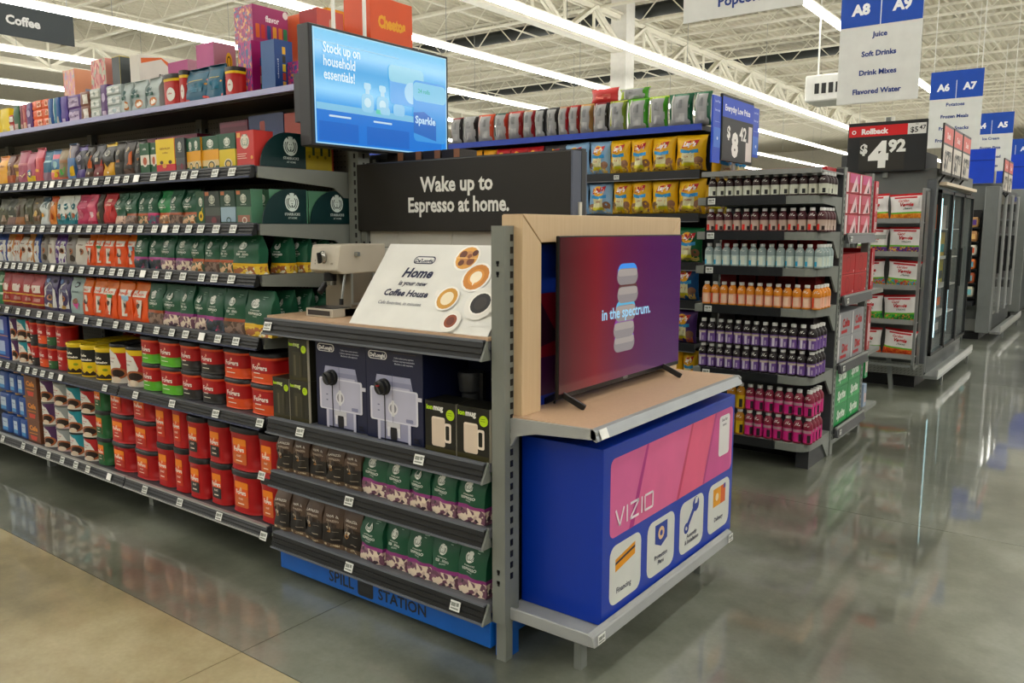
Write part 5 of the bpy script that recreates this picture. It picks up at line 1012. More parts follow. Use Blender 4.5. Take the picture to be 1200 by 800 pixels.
fmB = planemap((0, .56, 0), (0, .56, 0), (0, 0, H), (1, 0, 0))
link('poster', prints(pnk, 1.12, H, fmB, 'poster', off=.0008, step=.0002), bb)
def cardp(i, prims):
    c0 = -.91+i*.485; c1 = c0+.40
    return link('card', prints([('rr', c0, .07, c1, .42, 'd8dad6', .07)]+prims(c0+.2), 1.12, H, fmB, 'card', off=.0008, step=.0002), bb)
cardp(0, lambda c: [('p', [(c-.13, .26), (c+.12, .3), (c+.12, .375), (c-.13, .335)], 'e8a01c'), ('p', [(c-.13, .3), (c+.12, .34), (c+.12, .355), (c-.13, .315)], '1c2440'), ('t', 'Financing', c-.02, .13, .032, '24284c', {'mw': .28})])
cardp(1, lambda c: [('p', [(c-.09, .385), (c+.09, .385), (c+.09, .27), (c, .235), (c-.09, .27)], '143c9c'), ('d', c, .32, .045, 'e8c8a0'), ('d', c, .32, .02, '143c9c'), ('t', 'Protection', c, .165, .028, '24284c', {'mw': .26}), ('t', 'Plans', c, .125, .028, '24284c', {'mw': .16})])
cardp(2, lambda c: [('l', [(c-.08, .24), (c+.05, .36)], .04, '143c9c'), ('g', c-.09, .235, .015, .04, '143c9c'), ('d', c+.06, .365, .055, '143c9c'), ('p', [(c+.04, .37), (c+.08, .37), (c+.1, .41), (c+.05, .41)], 'd8dad6'), ('t', 'Assembly', c, .165, .028, '24284c', {'mw': .26}), ('t', '& Installation', c, .125, .028, '24284c', {'mw': .28})])
cardp(3, lambda c: [('r', c-.11, .25, c+.03, .38, 'e8a41c'), ('r', c+.03, .25, c+.12, .38, 'd8682c'), ('r', c+.08, .35, c+.12, .385, '5c3c8c'), ('d', c-.04, .315, .03, 'ecd8b0'), ('t', 'Delivery', c, .14, .03, '24284c', {'mw': .2})])
link('side_flap', MB().box(-.36, -.02, 0, -.345, 0, .6, VB).mesh('side_flap'), bb)

# ---------------- hanging screen ----------------
hs = thing('hanging_screen', 'hanging advert screen lettered stock up on household essentials', 'screen', (-2.75, 2.275, 1.85))
b = MB(); b.box(-.075, 0, -.005, 0, .865, .49, M('1e2023', .4)); link('casing', b.mesh('casing', bevel=.004), hs)
link('mount_plate', MB().box(-.13, .02, .1, -.075, .2, .3, M('303236')).mesh('mount_plate'), hs)
SB = EMRAMP(2, [(0, '0a80e4'), (.35, '1c90e4'), (.5, '6cc0ec'), (.7, '44a4e0'), (1, '7ccaf0')], 1.0, 0, .47, 'advert_picture')
link('screen', MB().box(0, .02, .008, .0012, .848, .478, SB).mesh('screen'), hs)
Q = [('r', -1, 0, 1, .012, 'em:a8dcf4'), ('r', -1, .988, 1, 1, 'em:a8dcf4'), ('r', -1, 0, -.985, 1, 'em:a8dcf4'), ('r', .985, 0, 1, 1, 'em:a8dcf4'),
     ('p', [(-.98, .36), (.5, .36), (.5, .30), (-.98, .30)], 'em:7cc4e8'), ('p', [(-.98, .30), (.9, .30), (.9, .02), (-.98, .02)], 'em:0878dc'),
     ('p', [(-.96, .2), (-.42, .2), (-.42, .03), (-.96, .03)], 'em:0468cc'), ('p', [(-.3, .2), (.35, .2), (.35, .03), (-.3, .03)], 'em:0468cc'),
     ('rr', -.82, .245, -.52, .262, 'em:cce8f4', .01), ('rr', -.2, .245, .08, .262, 'em:cce8f4', .01), ('r', -.98, .88, .2, .895, 'em:8cccee')]
for c in (-.28, -.06): Q += [('rr', c-.09, .33, c+.09, .5, 'em:90d0f0', .05), ('r', c-.03, .5, c+.03, .55, 'em:b4dcf0'), ('rr', c-.05, .54, c+.05, .6, 'em:b4e0f4', .02), ('d', c, .42, .05, 'em:c8e8f4')]
Q += [('r', -.16, .33, .02, .37, 'em:5cd0b0'), ('rr', -.1, .33, .0+.05, .4, 'em:9cd4f0', .03), ('rr', .1, .34, .28, .45, 'em:90ccf0', .04),
      ('rr', .05, .45, .55, .8, 'em:58aaee', .05), ('rr', .04, .66, .6, .82, 'em:8cd0e8', .05), ('d', .4, .58, .12, 'em:a8d8f4'), ('rr', .42, .12, .98, .72, 'em:3c9ce8', .06), ('rr', .42, .52, .98, .7, 'em:7cc8ea', .06),
      ('p', [(.42, .2), (.8, .14), (.8, .34), (.6, .42), (.42, .4)], 'em:1c6cc8'), ('t', 'Sparkle', .62, .3, .07, 'em:c8e8fc', {'mw': .36, 'b': .03}), ('t', '24 rolls', .6, .6, .04, 'em:2cb0a0', {'mw': .24}),
      ('t', 'Stock up on', -.88, .80, .088, 'em:e4f6fe', {'al': 'L', 'b': .02, 'sx': .72}), ('t', 'household', -.88, .685, .088, 'em:e4f6fe', {'al': 'L', 'b': .02, 'sx': .72}), ('t', 'essentials!', -.88, .57, .088, 'em:e4f6fe', {'al': 'L', 'b': .02, 'sx': .72})]
link('picture', prints(Q, .828, .47, planemap((.0014, .434, .008), (0, .414, 0), (0, 0, .47), (1, 0, 0)), 'picture', off=.0004, step=.00012, grid=1), hs)
for y in (.17, .35): link('hanging_wire', MB().bar((-.04, y, .485), (-.04, y, 4.6), .006, WHITE).mesh('hanging_wire'), hs)

# ---------------- signs ----------------
def hang_sign(name, lab, x0, x1, y, z0, z1, base, prims, d=.012):
    o = thing(name, lab, 'sign', ((x0+x1)/2, y, z0)); w = x1-x0; h = z1-z0
    link('panel', MB().box(-w/2, 0, 0, w/2, d, h, mt(base)).mesh('panel'), o)
    link('print', prints(prims, w, h, planemap((0, 0, 0), (w/2, 0, 0), (0, 0, h), (0, -1, 0)), 'print', off=.001, grid=1), o)
    for s in (-.9, .9): link('hanging_wire', MB().bar((s*w/2, d/2, h), (s*w/2, d/2, 5.0-z0), .004, WHITE).mesh('hanging_wire'), o)
    return o
o = thing('category_sign', 'charcoal hanging sign reading coffee', 'sign', (-5.2, 2.23, 2.595))
link('panel', MB().box(-.012, -.28, 0, 0, .28, .175, M('3f484c')).mesh('panel'), o)
link('print', prints([('t', 'Coffee', -.02, .38, .27, 'e4e6e6', {'b': .04})], .56, .175, planemap((0, 0, 0), (0, .28, 0), (0, 0, .175), (1, 0, 0)), 'print', grid=1), o)
for s in (-.2, .25): link('hanging_wire', MB().bar((-.006, s, .175), (-.006, s, 2.4), .002, STEEL).mesh('hanging_wire'), o)
def aisle(lab, x0, x1, y, z0, z1, a, b_, lines, ph=.5):
    bl = '0a50b4'; P_ = [('r', -1, 1-ph, 1, 1, bl), ('r', -.012, 1-ph, .012, 1-ph*.35, 'e8ecf0'), ('t', a, -.5, 1-ph+.13*ph/.35*.8, .085, 'eef0f4', {'b': .05}), ('t', b_, .5, 1-ph+.13*ph/.35*.8, .085, 'eef0f4', {'b': .05})]
    n = len(lines); st = (1-ph)/(n+.1)
    for i, l in enumerate(lines): P_.append(('t', l, 0, 1-ph-st*(i+.62), .043, '1c3f8c', {'b': .03, 'mw': 1.8}))
    return hang_sign('aisle_sign', lab, x0, x1, y, z0, z1, 'd9dbd8', P_)
aisle('blue and white hanging sign for aisles A8 and A9', -2.16, -1.50, 7.7, 2.59, 3.57, 'A8', 'A9', ['Juice', 'Soft Drinks', 'Drink Mixes', 'Flavored Water'], .34)
aisle('blue and white hanging sign for aisles A6 and A7', -2.10, -1.52, 11.5, 2.5, 3.42, 'A6', 'A7', ['Potatoes', 'Frozen Meals', 'Frozen Snacks', 'Frozen Breakfast'], .36)
aisle('blue and white hanging sign for aisles A4 and A5', -2.12, -1.53, 15.0, 2.4, 3.3, 'A4', 'A5', ['Ice Cream', 'Frozen Pizza', 'Frozen Bread', 'Vegetables'], .36)
aisle('blue and white hanging sign for aisles A2 and A3', -2.12, -1.53, 18.5, 2.3, 3.2, 'A2', 'A3', ['Wine', 'Cookies', 'Candy'], .36)
hang_sign('aisle_sign', 'white hanging sign reading popcorn at the top edge', -2.38, -1.62, 5.0, 2.80, 3.6, 'd9dbd8', [('r', -1, .7, 1, 1, '0a50b4'), ('t', 'Popcorn', .0, .085, .075, '1c3f8c', {'b': .03}), ('t', 'Snacks', 0, .3, .075, '1c3f8c', {'b': .03})])

# ---------------- chips gondola ----------------
cg = thing('chip_shelving', 'dark shelving with blue top edge stocked with bags of chips', 'shelving')
CY = 5.5; CXR = -2.45; CXL = -7.0
zc = [1.915, 1.61, 1.26, .98, .665, .36, .17]
for z in zc:
    s = link('shelf', MB().box(CXL, CY+.004, z-.03, CXR, 5.87, z-.001, DGREY).mesh('shelf'), cg)
    b = MB(); b.box(CXL, CY-.02, z-.058, CXR, CY+.004, z+.002, M('2d2f31', .45)); b.box(CXL, CY-.024, z-.062, CXR, CY-.018, z-.056, M('7c7e80')); link('price_channel', b.mesh('price_channel'), s)
    for x in (-3.12, -4.0, -5.0): link('price_tag', TM[0], s, (x, CY-.022, z-.03))
s = link('shelf', MB().box(CXL, CY+.0, 2.19, CXR, 5.87, 2.225, DGREY).mesh('shelf'), cg)
link('blue_edge_strip', MB().box(CXL, CY-.012, 2.19, CXR+.0, CY, 2.235, M('2448b0', .4)).mesh('blue_edge_strip'), s)
link('back_panel', MB().box(CXL, 5.87, .1, CXR, 5.9, 2.2, DGREY).mesh('back_panel'), cg)
for x in (-2.45, -3.67, -4.89, -6.1): upright(x, 5.86, 0, 2.2, cg, .05, .06)
link('base_plinth', MB().box(CXL, 5.6, 0, CXR, 5.87, .14, BLACK).mesh('base_plinth'), cg)
fill(CH0, CY-.0, 2.225, .23, 'atop the chip shelving', 'bags standing on the top chip shelf')
put('kr', -3.30, 5.6, 2.45, .25, .12, 'red bag lying on top of the standing chip bags', 0, 'bags standing on the top chip shelf')
put('kb', -3.05, 5.62, 2.45, .26, .1, 'lime bag lying on top of the lime green bags', 0, 'bags standing on the top chip shelf')
for rw, z, t in ((CH1, 1.915, 'first chip shelf'), (CH2, 1.61, 'second chip shelf'), (CH3, 1.26, 'third chip shelf'), (CH4, .98, 'fourth chip shelf'), (CH5, .665, 'fifth chip shelf'), (CH6, .36, 'sixth chip shelf')):
    n = {}
    tot = {}
    for it in rw: tot[it[2]] = tot.get(it[2], 0)+1
    for x0, x1, key, h, k_ in rw:
        n[key] = n.get(key, 0)+1; w = (x1-x0)*1.06
        put(key, (x0+x1)/2, CY+.045, z, w, .25, T[key]['desc']+(', %s such from left, ' % ORD[n[key]-1] if tot[key] > 1 else ', ')+'on the '+t, R.uniform(-.06, .06), 'bags of chips on the '+t, None, None, R.uniform(-.04, .04))
for i in range(3):
    put('ly', -2.36-.0*i, 5.66+.13*i, 1.82, .22, .27, 'yellow chip bag hanging at the shelf end, %s back' % ORD[i], 1.2, 'yellow bags at the end of the chip shelving')
    put('ly', -2.40, 5.62+.13*i, 1.612, .2, .2, 'yellow chip bag tucked at the second shelf end, %s back' % ORD[i], .9, 'yellow bags at the second shelf end')
def price_sign(name, lab, X0, y0, y1, z0, z1, face, prims, base='26282a'):
    o = thing(name, lab, 'sign', (X0, (y0+y1)/2, z0)); w = y1-y0; h = z1-z0
    if face == 'x':
        link('board', MB().box(-.02, -w/2, 0, 0, w/2, h, mt(base)).mesh('board', bevel=.003), o); fm = planemap((0, 0, 0), (0, w/2, 0), (0, 0, h), (1, 0, 0))
    link('print', prints(prims, w, h, fm, 'print', off=.001, grid=1), o); return o
o = price_sign('price_sign', 'blue and black price sign reading everyday low price 8.42', -2.16, 5.16, 5.71, 1.945, 2.37, 'x', [('r', -1, .66, 1, .96, '2450c4'), ('t', 'Everyday Low Price', -.05, .76, .11, 'e8ecf4', {'mw': 1.6, 'b': .03}), ('r', -.97, .03, .97, .62, '2e3032'), ('t', '$', -.6, .36, .17, 'e8e8e4', {'b': .04}), ('t', '8', -.2, .1, .46, 'ecece8', {'b': .06, 'mw': .42}), ('t', '42', .3, .36, .2, 'e8e8e4', {'b': .03, 'mw': .46}), ('r', .5, .04, .9, .34, 'dcd4d0'), ('r', .66, .34, .9, .6, 'dcd4d0')])
for s, y in (('left', -.405), ('right', .278)):
    sl = .045 if s == 'left' else .09
    b = MB(); b.box(-.02, y, -.02 if s == 'left' else .06, -.008, y+.127, .40, M('2450c4', .4)); w = link('blue_wing', b.mesh('blue_wing'), o)
    link('print', prints([('t', 'Low Price', 0, .88, .04, 'b8c8f0', {'mw': 1.5}), ('t', 'Every day', 0, .72, .04, 'b8c8f0', {'mw': 1.5}), ('r', -.6, .52, .6, .53, '88a0e0'), ('rr', -.85, .05, .85, .42, '4c7cd4', .1), ('d', .1, .22, .16, 'd8e0f0')], .127, .34, planemap((-.0075, y+.0635, .06), (0, .0635, 0), (0, 0, .34), (1, 0, 0)), 'print'), w)
link('post', MB().box(-.03, -.02, -.25, -.02, .02, .1, GREY).mesh('post'), o)

# ---------------- drinks gondola ----------------
dg = thing('drinks_shelving', 'grey shelving with rounded corners stocked with bottled drinks', 'shelving')
DY, DYB, DXL, DXR = 5.0, 5.48, -2.24, -1.47
zd = [1.70, 1.482, 1.262, 1.012, .592, .17]
def dshelf(z):
    r = .09; xr = DXR
    pts = [(DXL, DY), (xr-r, DY)]+[(xr-r+r*math.sin(math.radians(a)), DY+r-r*math.cos(math.radians(a))) for a in range(15, 91, 15)]+[(xr, DYB), (DXL, DYB)]
    b = MB(); b.prism(pts, 2, z-.05, z-.001, GREY); s = link('shelf', b.mesh('shelf'), dg)
    link('price_channel', MB().box(DXL+.06, DY-.012, z-.052, xr-.2, DY, z+.004, M('26282a', .4)).mesh('price_channel'), s)
    link('price_tag', TM[0], s, (DXL+.1, DY-.015, z-.026), 0, (1.1, 1, 1.2))
    b = MB(); b.prism([(DY+.1, z-.05), (DYB, z-.05), (DYB, z-.17), (DYB-.03, z-.17), (DY+.33, z-.06)], 0, xr-.012, xr, GREY); link('bracket', b.mesh('bracket'), s)
for z in zd: dshelf(z)
link('back_panel', MB().box(DXL, DYB, .1, DXR, DYB+.03, 1.88, M('46484c')).mesh('back_panel'), dg)
link('top_rail', MB().box(DXL+.02, DY-.0, 1.83, DXR, DY+.02, 1.862, M('8a8c8a')).mesh('top_rail'), dg)
link('top_tray', MB().box(DXL+.02, DY+.02, 1.84, DXR, DYB, 1.85, M('8a8c8a')).mesh('top_tray'), dg)
upright(DXR-.02, DYB+.04, 0, 1.89, dg, .05, .06); upright(DXR-.03, 6.27, 0, 1.89, dg, .05, .06)
link('base_foot', MB().box(-1.56, 5.08, 0, -1.48, 5.5, .13, DGREY).mesh('base_foot'), dg)
link('plinth', MB().box(DXL, 5.3, 0, -1.6, 5.5, .13, BLACK).mesh('plinth'), dg)
# end faces with cases
for z in (1.455, 1.05, .60, .165):
    s = link('end_shelf', MB().box(-1.95, 5.55, z-.03, DXR+.02, 6.22, z-.001, DGREY).mesh('end_shelf'), dg)
    b = MB(); b.prism([(DXR+.02, z+.012), (DXR+.032, z+.008), (DXR+.045, z-.05), (DXR+.02, z-.05)], 1, 5.53, 6.24, M('505254', .4)); b.bar((DXR+.03, 5.53, z+.012), (DXR+.03, 6.24, z+.012), .006, M('9a9c9a')); link('price_channel', b.mesh('price_channel'), s)
    o_ = link('price_tag', TM[0], s, (DXR+.042, 5.59, z-.02), math.pi/2)
link('end_back', MB().box(-1.96, 5.55, .1, -1.95, 6.3, 1.88, M('3a3c3f')).mesh('end_back'), dg)
link('floor_rail', MB().box(-1.5, 5.55, .055, -1.475, 6.3, .085, GREY).mesh('floor_rail'), dg)
for z in (1.455, 1.05, .60, .165): link('wing_shelf', MB().box(-1.9, 6.31, z-.03, DXR+.012, 6.7, z, GREY).mesh('wing_shelf'), dg)
def case(x, y, z, w, h, base, prims, lab, group, d=.3):   # faces +x
    o = thing('drink_case', lab, 'drink case', (x, y, z), group)
    link('carton', MB().box(-d, -w/2, 0, 0, w/2, h, mt(base)).mesh('carton', bevel=.003), o)
    if prims: link('label', prints(prims, w, h, planemap((0, 0, 0), (0, w/2, 0), (0, 0, h), (1, 0, 0)), 'label', off=.001, grid=1), o)
CO = ['near', 'far']; LV3 = ['bottom', 'middle', 'top']
for c in range(2):
    y = 5.725+c*.325
    for l in range(3):
        case(DXR, y, 1.46+l*.136, .32, .134, 'b8283c', [('r', -.95, .05, -.7, .95, 'e0d8d8'), ('r', -.5, .5, .95, .95, ['d86c80', 'cc5c74', 'cc4c88'][l]), ('p', [(-.3, .05), (.8, .1), (.5, .9), (.2, .6)], 'e8ccd0'), ('p', [(.2, .1), (.6, .1), (.5, .5)], '4c1c24')], '%s case of pink cans, %s column on the end shelf' % (LV3[l], CO[c]), 'pink can cases on the end face')
    for l in range(2):
        case(DXR, y, 1.056+l*.14, .32, .138, 'b31c24', [('g', -.1, .5, .3, .34, '8c1018'), ('r', -.9, .08, .9, .11, 'd04048'), ('r', .75, .1, .85, .2, 'e8d8d8')], '%s red case of cans, %s column on the end shelf' % (['lower', 'upper'][l], CO[c]), 'red can cases on the end face')
        case(DXR, y, .606+l*.17, .32, .168, '9a9ca0', [('r', -.95, .05, -.8, .95, 'd8d8d8'), ('t', 'Coke' if l else 'Diet', .1, .4, .32, 'b8242c', {'b': .05, 'mw': 1.1}), ('r', -.6, .15, .3, .28, 'b8242c')], '%s silver case of cans, %s column on the end shelf' % (['lower', 'upper'][l], CO[c]), 'silver can cases on the end face')
    for l in range(3):
        case(DXR, y, .172+l*.132, .32, .13, '1b9450', [('p', [(-.9, .1), (.9, .1), (.9, .35), (-.9, .2)], '3cac60'), ('t', 'Sprite', 0, .35, .42, 'e0ece0', {'b': .05, 'mw': 1.5, 'sh': .2})], '%s green case of cans, %s column on the end shelf' % (LV3[l], CO[c]), 'green can cases on the end face')
for i, (z, h, c) in enumerate(((1.47, .13, 'c03440'), (1.60, .13, 'c84450'), (1.73, .11, 'cc4858'), (1.06, .3, 'b81c2c'), (.61, .33, 'b05050'), (.18, .17, '9cb0c8'), (.40, .2, '1c9450'))):
    case(DXR+.005, 6.36, z, .08, h, c, [('r', -.9, .1, -.6, .9, 'e0d4d4'), ('r', -.4, .2, .6, .6, 'd8c0c0')], 'can case on the far wing of the drinks shelving, %s down' % ORD[[2, 1, 0, 3, 4, 6, 5][i]], 'cases on the far wing')
# bottles
def bottles(B, key, z, desc, n_l=1, h=.148, alt=None):
    x0, x1, n = B; st = (x1-x0)/n
    for l in range(n_l):
        for i in range(n):
            k = alt if (alt and i < 2) else key
            nm = T[k]['desc']; lv = {1: '', 2: ['lower ', 'upper '][l]}[n_l]
            put(k, x0+st*(i+.5), DY+.05, z+l*h, min(.0615, st*.98), h, '%s%s, %s from left, %s' % (lv, nm, ORD[i], desc), R.uniform(-.3, .3), 'bottles on the '+desc)
        for r_ in (1, 2, 3): put(key, x0+st*(n-.5), DY+.05+.064*r_, z+l*h, min(.0615, st*.98), h, '%s%s, %s back at the right corner, %s' % ({1: '', 2: ['lower ', 'upper '][l]}[n_l], T[key]['desc'], ORD[r_], desc), R.uniform(-.3, .3), 'bottles on the '+desc)
bottles(B1, 'd1', 1.70, 'top drinks shelf', h=.135); bottles(B2, 'd2', 1.482, 'second drinks shelf', h=.145); bottles(B3, 'd3', 1.262, 'third drinks shelf', h=.145); bottles(B4, 'd4', 1.012, 'fourth drinks shelf')
bottles(B5, 'd5', .592, 'fifth drinks shelf', 2, h=.162); bottles(B6, 'd6', .17, 'bottom drinks shelf', 2, h=.17, alt='d7')
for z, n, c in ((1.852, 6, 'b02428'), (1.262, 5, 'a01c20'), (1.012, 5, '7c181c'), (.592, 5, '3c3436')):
    for i in range(n):
        if z > 1.8: xx = DXL+.1+i*.115; hh = .03
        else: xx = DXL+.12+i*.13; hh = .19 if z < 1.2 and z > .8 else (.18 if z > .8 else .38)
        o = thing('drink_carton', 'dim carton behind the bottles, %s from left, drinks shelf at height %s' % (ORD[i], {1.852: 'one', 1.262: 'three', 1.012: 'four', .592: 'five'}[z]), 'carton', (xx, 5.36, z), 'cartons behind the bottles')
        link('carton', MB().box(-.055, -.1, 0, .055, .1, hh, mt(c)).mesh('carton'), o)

# ---------------- freezer end with veggie snacks ----------------
fz = thing('glass_door_freezer', 'grey glass door freezer beside the veggie snack rack', 'freezer')
FG = M('6f7371', .4, .2); FY = 8.38
b = MB(); b.box(-2.35, FY, .14, -1.42, FY+.08, 2.05, FG); link('end_panel', b.mesh('end_panel', bevel=.01), fz)
link('outer_end', MB().box(-1.50, FY-.03, .12, -1.42, FY, 1.95, M('62666a', .4, .2)).mesh('outer_end', bevel=.008), fz)
link('kick_plinth', MB().box(-2.3, FY+.02, 0, -1.5, 10.5, .1, BLACK).mesh('kick_plinth'), fz)
b = MB(); b.box(-2.35, FY-.035, .12, -1.42, FY-.03, .24, M('b0b2ae', .3, .8))
link('tread_plate', b.mesh('tread_plate'), fz)
b = MB()
for i in range(26):
    for j in range(4): b.bar((-2.3+i*.034, FY-.037, .13+j*.027), (-2.285+i*.034, FY-.037, .145+j*.027), .003, M('8c8e8a', .3, .8))
o = link('tread_ridges', b.mesh('tread_ridges'), fz); o['kind'] = 'stuff'
link('interior', MB().box(-2.3, FY+.08, .2, -2.25, 10.5, 1.9, M('d8d8d4')).mesh('interior'), fz)
link('roof', MB().box(-2.35, FY+.08, 1.88, -1.42, 10.5, 2.05, FG).mesh('roof'), fz)
link('base', MB().box(-2.3, FY+.08, .1, -1.42, 10.5, .3, FG).mesh('base'), fz)
link('far_end', MB().box(-2.3, 10.44, .1, -1.42, 10.5, 1.9, FG).mesh('far_end'), fz)
for z in (.6, .9, 1.2, 1.5): link('wire_shelf', MB().box(-2.2, FY+.1, z-.01, -1.5, 10.4, z, M('c8c8c4')).mesh('wire_shelf'), fz)
GL = M('a8b4b4', .05, 0, .0, 9, 0, .10)
for i in range(3):
    y0 = FY+.1+i*.68; d = link('door', MB().box(-1.41, y0, .32, -1.405, y0+.66, 1.84, GL).mesh('door'), fz)
    b = MB()
    for q in ((y0, y0+.03, .3, 1.86), (y0+.63, y0+.66, .3, 1.86)): b.box(-1.42, q[0], q[2], -1.39, q[1], q[3], BLACK)
    b.box(-1.42, y0, .3, -1.39, y0+.66, .33, BLACK); b.box(-1.42, y0, 1.83, -1.39, y0+.66, 1.86, BLACK); link('door_frame', b.mesh('door_frame'), d)
    link('handle', MB().bar((-1.375, y0+.6, .9), (-1.375, y0+.6, 1.3), .01, M('2a2c2c')).mesh('handle'), d)
    link('light_strip', MB().box(-1.5, y0+.01, .4, -1.49, y0+.025, 1.8, EM('b8e8ee', 3)).mesh('light_strip'), fz)
b = MB(); b.box(-1.42, FY-.02, .10, -1.30, 10.5, .13, STEEL); b.box(-1.31, FY-.02, .13, -1.295, 10.5, .19, M('c8cac8', .3, .5)); link('bumper_rail', b.mesh('bumper_rail'), fz)
for y in (8.7, 10.3): link('rail_leg', MB().box(-1.33, y, 0, -1.31, y+.03, .1, STEEL).mesh('rail_leg'), fz)
# frozen goods behind the glass
FC = ['f07818', 'c8c020', '5c9c3c', 'd8d4cc', 'b83030', '1f8c90', '28a0a8', '2c7c58', 'd8b838', '3c4448', '888c8c', 'c86c4c']
n = 0
for zi, z in enumerate((1.5, 1.2, .9, .6, .31)):
    for i in range(6):
        n += 1; o = thing('frozen_carton', 'frozen food carton behind the freezer glass, %s from near end, %s shelf down' % (ORD[i], ORD[zi]), 'frozen food', (-1.75, FY+.28+i*.33, z), 'frozen goods behind the glass')
        cc = FC[(i*3+zi*5) % 12] if zi < 3 else ['8c9090', '6c7074', 'c89878', '9c9c94'][(i+zi) % 4]
        link('carton', MB().box(-.2, -.14, 0, .1, .14, .26, mt(cc)).mesh('carton'), o)
        link('label', MB().box(.1, -.1, .04, .102, .1, .13, mt(FC[(i*5+zi*3+2) % 12])).mesh('label'), o)
# wire rack
wr = thing('snack_rack', 'grey wire rack of veggie snacks in front of the freezer end', 'rack', (0, 0, 0))
zv = [1.60, 1.30, .995, .675, .355]
for z in zv: link('shelf', MB().box(-2.08, 8.12, z-.05, -1.49, 8.34, z-.04, M('8c8e8c')).box(-2.08, 8.11, z-.05, -1.49, 8.12, z-.005, M('8c8e8c')).mesh('shelf'), wr)
for x in (-2.1, -1.475): link('side_rail', MB().bar((x, 8.12, .22), (x, 8.12, 1.85), .012, STEEL).bar((x, 8.34, .22), (x, 8.34, 1.85), .012, STEEL).bar((x, 8.12, 1.85), (x, 8.34, 1.85), .012, STEEL).bar((x, 8.12, .22), (x, 8.34, .22), .012, STEEL).mesh('side_rail'), wr)
link('foot', MB().bar((-1.66, 8.2, 0), (-1.70, 8.2, .3), .018, STEEL).mesh('foot'), wr); link('lower_bar', MB().bar((-2.1, 8.12, .24), (-1.475, 8.12, .24), .012, STEEL).mesh('lower_bar'), wr)
for zi, z in enumerate(zv):
    for i, x in enumerate((-1.91, -1.625)):
        k = 'v%d' % (zi+1); put(k, x, 8.21, z-.04, .29, .255, '%s, %s one on its rack shelf' % (T[k]['desc'], ['left', 'right'][i]), 0, 'veggie snack bags on the rack', None, None, R.uniform(-.09, .09))
# rollback sign
rb = thing('rollback_sign', 'black and red sign reading rollback 4.92', 'sign', (-1.86, 8.30, 2.03))
link('board', MB().box(-.345, 0, 0, .345, .03, .46, M('232527', .5)).mesh('board', bevel=.004), rb)
link('print', prints([('r', -.97, .72, .52, .93, 'd41c24'), ('r', .52, .72, .97, .93, 'dcdcd8'), ('t', 'Rollback', -.3, .77, .1, 'f4ecec', {'b': .05, 'mw': .78}), ('g', -.84, .815, .03, .055, 'f4ecec'), ('t', '$5', .68, .755, .1, '1c1c1c', {'mw': .25}), ('t', '47', .88, .8, .08, '1c1c1c', {'mw': .2}), ('t', 'Was', .74, .9, .02, '3c3c3c'),
                      ('r', -.68, .04, .48, .66, '302e28'), ('t', '$', -.56, .38, .18, 'dcdcd8', {'b': .05}), ('t', '4', -.18, .12, .46, 'e8e8e4', {'b': .06}), ('t', '92', .28, .4, .22, 'e4e4e0', {'b': .05})], .69, .46, planemap((0, 0, 0), (.345, 0, 0), (0, 0, .46), (0, -1, 0)), 'print', off=.001, grid=1), rb)
link('post', MB().box(-.02, .03, -.05, .02, .06, .5, GREY).mesh('post'), rb)
o = thing('header_box', 'grey header cabinet above the freezer end behind the rollback sign', 'cabinet', (-1.85, 8.48, 2.05)); link('box', MB().box(-.45, 0, 0, .3, .6, .16, M('56585a')).mesh('box'), o)
# angled promo signs above the freezer doors
def promo(y0, n, nm):
    for i in range(n):
        o = thing('freezer_price_sign', 'small angled red and white price sign over the %s freezer, %s from near end' % (nm, ORD[i]), 'sign', (-1.36, y0+i*.53, 1.99), 'price signs over the %s freezer doors' % nm)
        link('board', MB().box(-.015, 0, 0, 0, .48, .44, M('3a3632')).mesh('board'), o)
        link('print', prints([('r', -.94, .62, .94, .95, 'd4584c'), ('r', -.94, .05, .94, .58, 'd8d0c4'), ('t', 'Deals', 0, .72, .12, 'f0dcd8', {'mw': 1}), ('t', '$7', -.2, .12, .34, '3a3834', {'b': .04}), ('t', '98', .5, .28, .2, '3a3834')], .48, .44, planemap((0, .24, 0), (0, .24, 0), (0, 0, .44), (1, 0, 0)), 'print', off=.001, grid=1), o)
        link('arm', MB().bar((-.01, .24, 0), (-.08, .24, -.1), .008, BLACK).mesh('arm'), o)
promo(8.2, 3, 'nearer'); promo(12.7, 2, 'farther')
link('canopy_light', MB().box(-1.44, 8.5, 1.9, -1.36, 10.4, 1.93, M('e8d8c0')).mesh('canopy_light'), fz)
# second freezer
f2 = thing('glass_door_freezer', 'second grey freezer farther down the aisle', 'freezer')
Y2 = 12.62
link('end_panel', MB().box(-2.35, Y2, .14, -1.36, Y2+.08, 2.1, FG).mesh('end_panel', bevel=.01), f2)
link('outer_end', MB().box(-1.52, Y2-.25, .12, -1.36, Y2, 2.05, M('7c807f', .35, .3)).mesh('outer_end', bevel=.01), f2)
link('cabinet', MB().box(-2.3, Y2+.08, .1, -1.42, 15.2, 2.05, M('4a4e50')).mesh('cabinet'), f2)
link('kick_plinth', MB().box(-2.3, Y2+.02, 0, -1.5, 15.2, .1, BLACK).mesh('kick_plinth'), f2)
link('tread_plate', MB().box(-2.35, Y2-.04, .12, -1.42, Y2-.03, .28, M('a8aaa6', .3, .8)).mesh('tread_plate'), f2)
link('bumper_rail', MB().box(-1.36, Y2-.1, .10, -1.24, 15.2, .13, STEEL).box(-1.25, Y2-.1, .13, -1.235, 15.2, .2, M('c8cac8', .3, .5)).mesh('bumper_rail'), f2)
for y in (13.0, 14.9): link('rail_leg', MB().box(-1.27, y, 0, -1.25, y+.03, .1, STEEL).mesh('rail_leg'), f2)
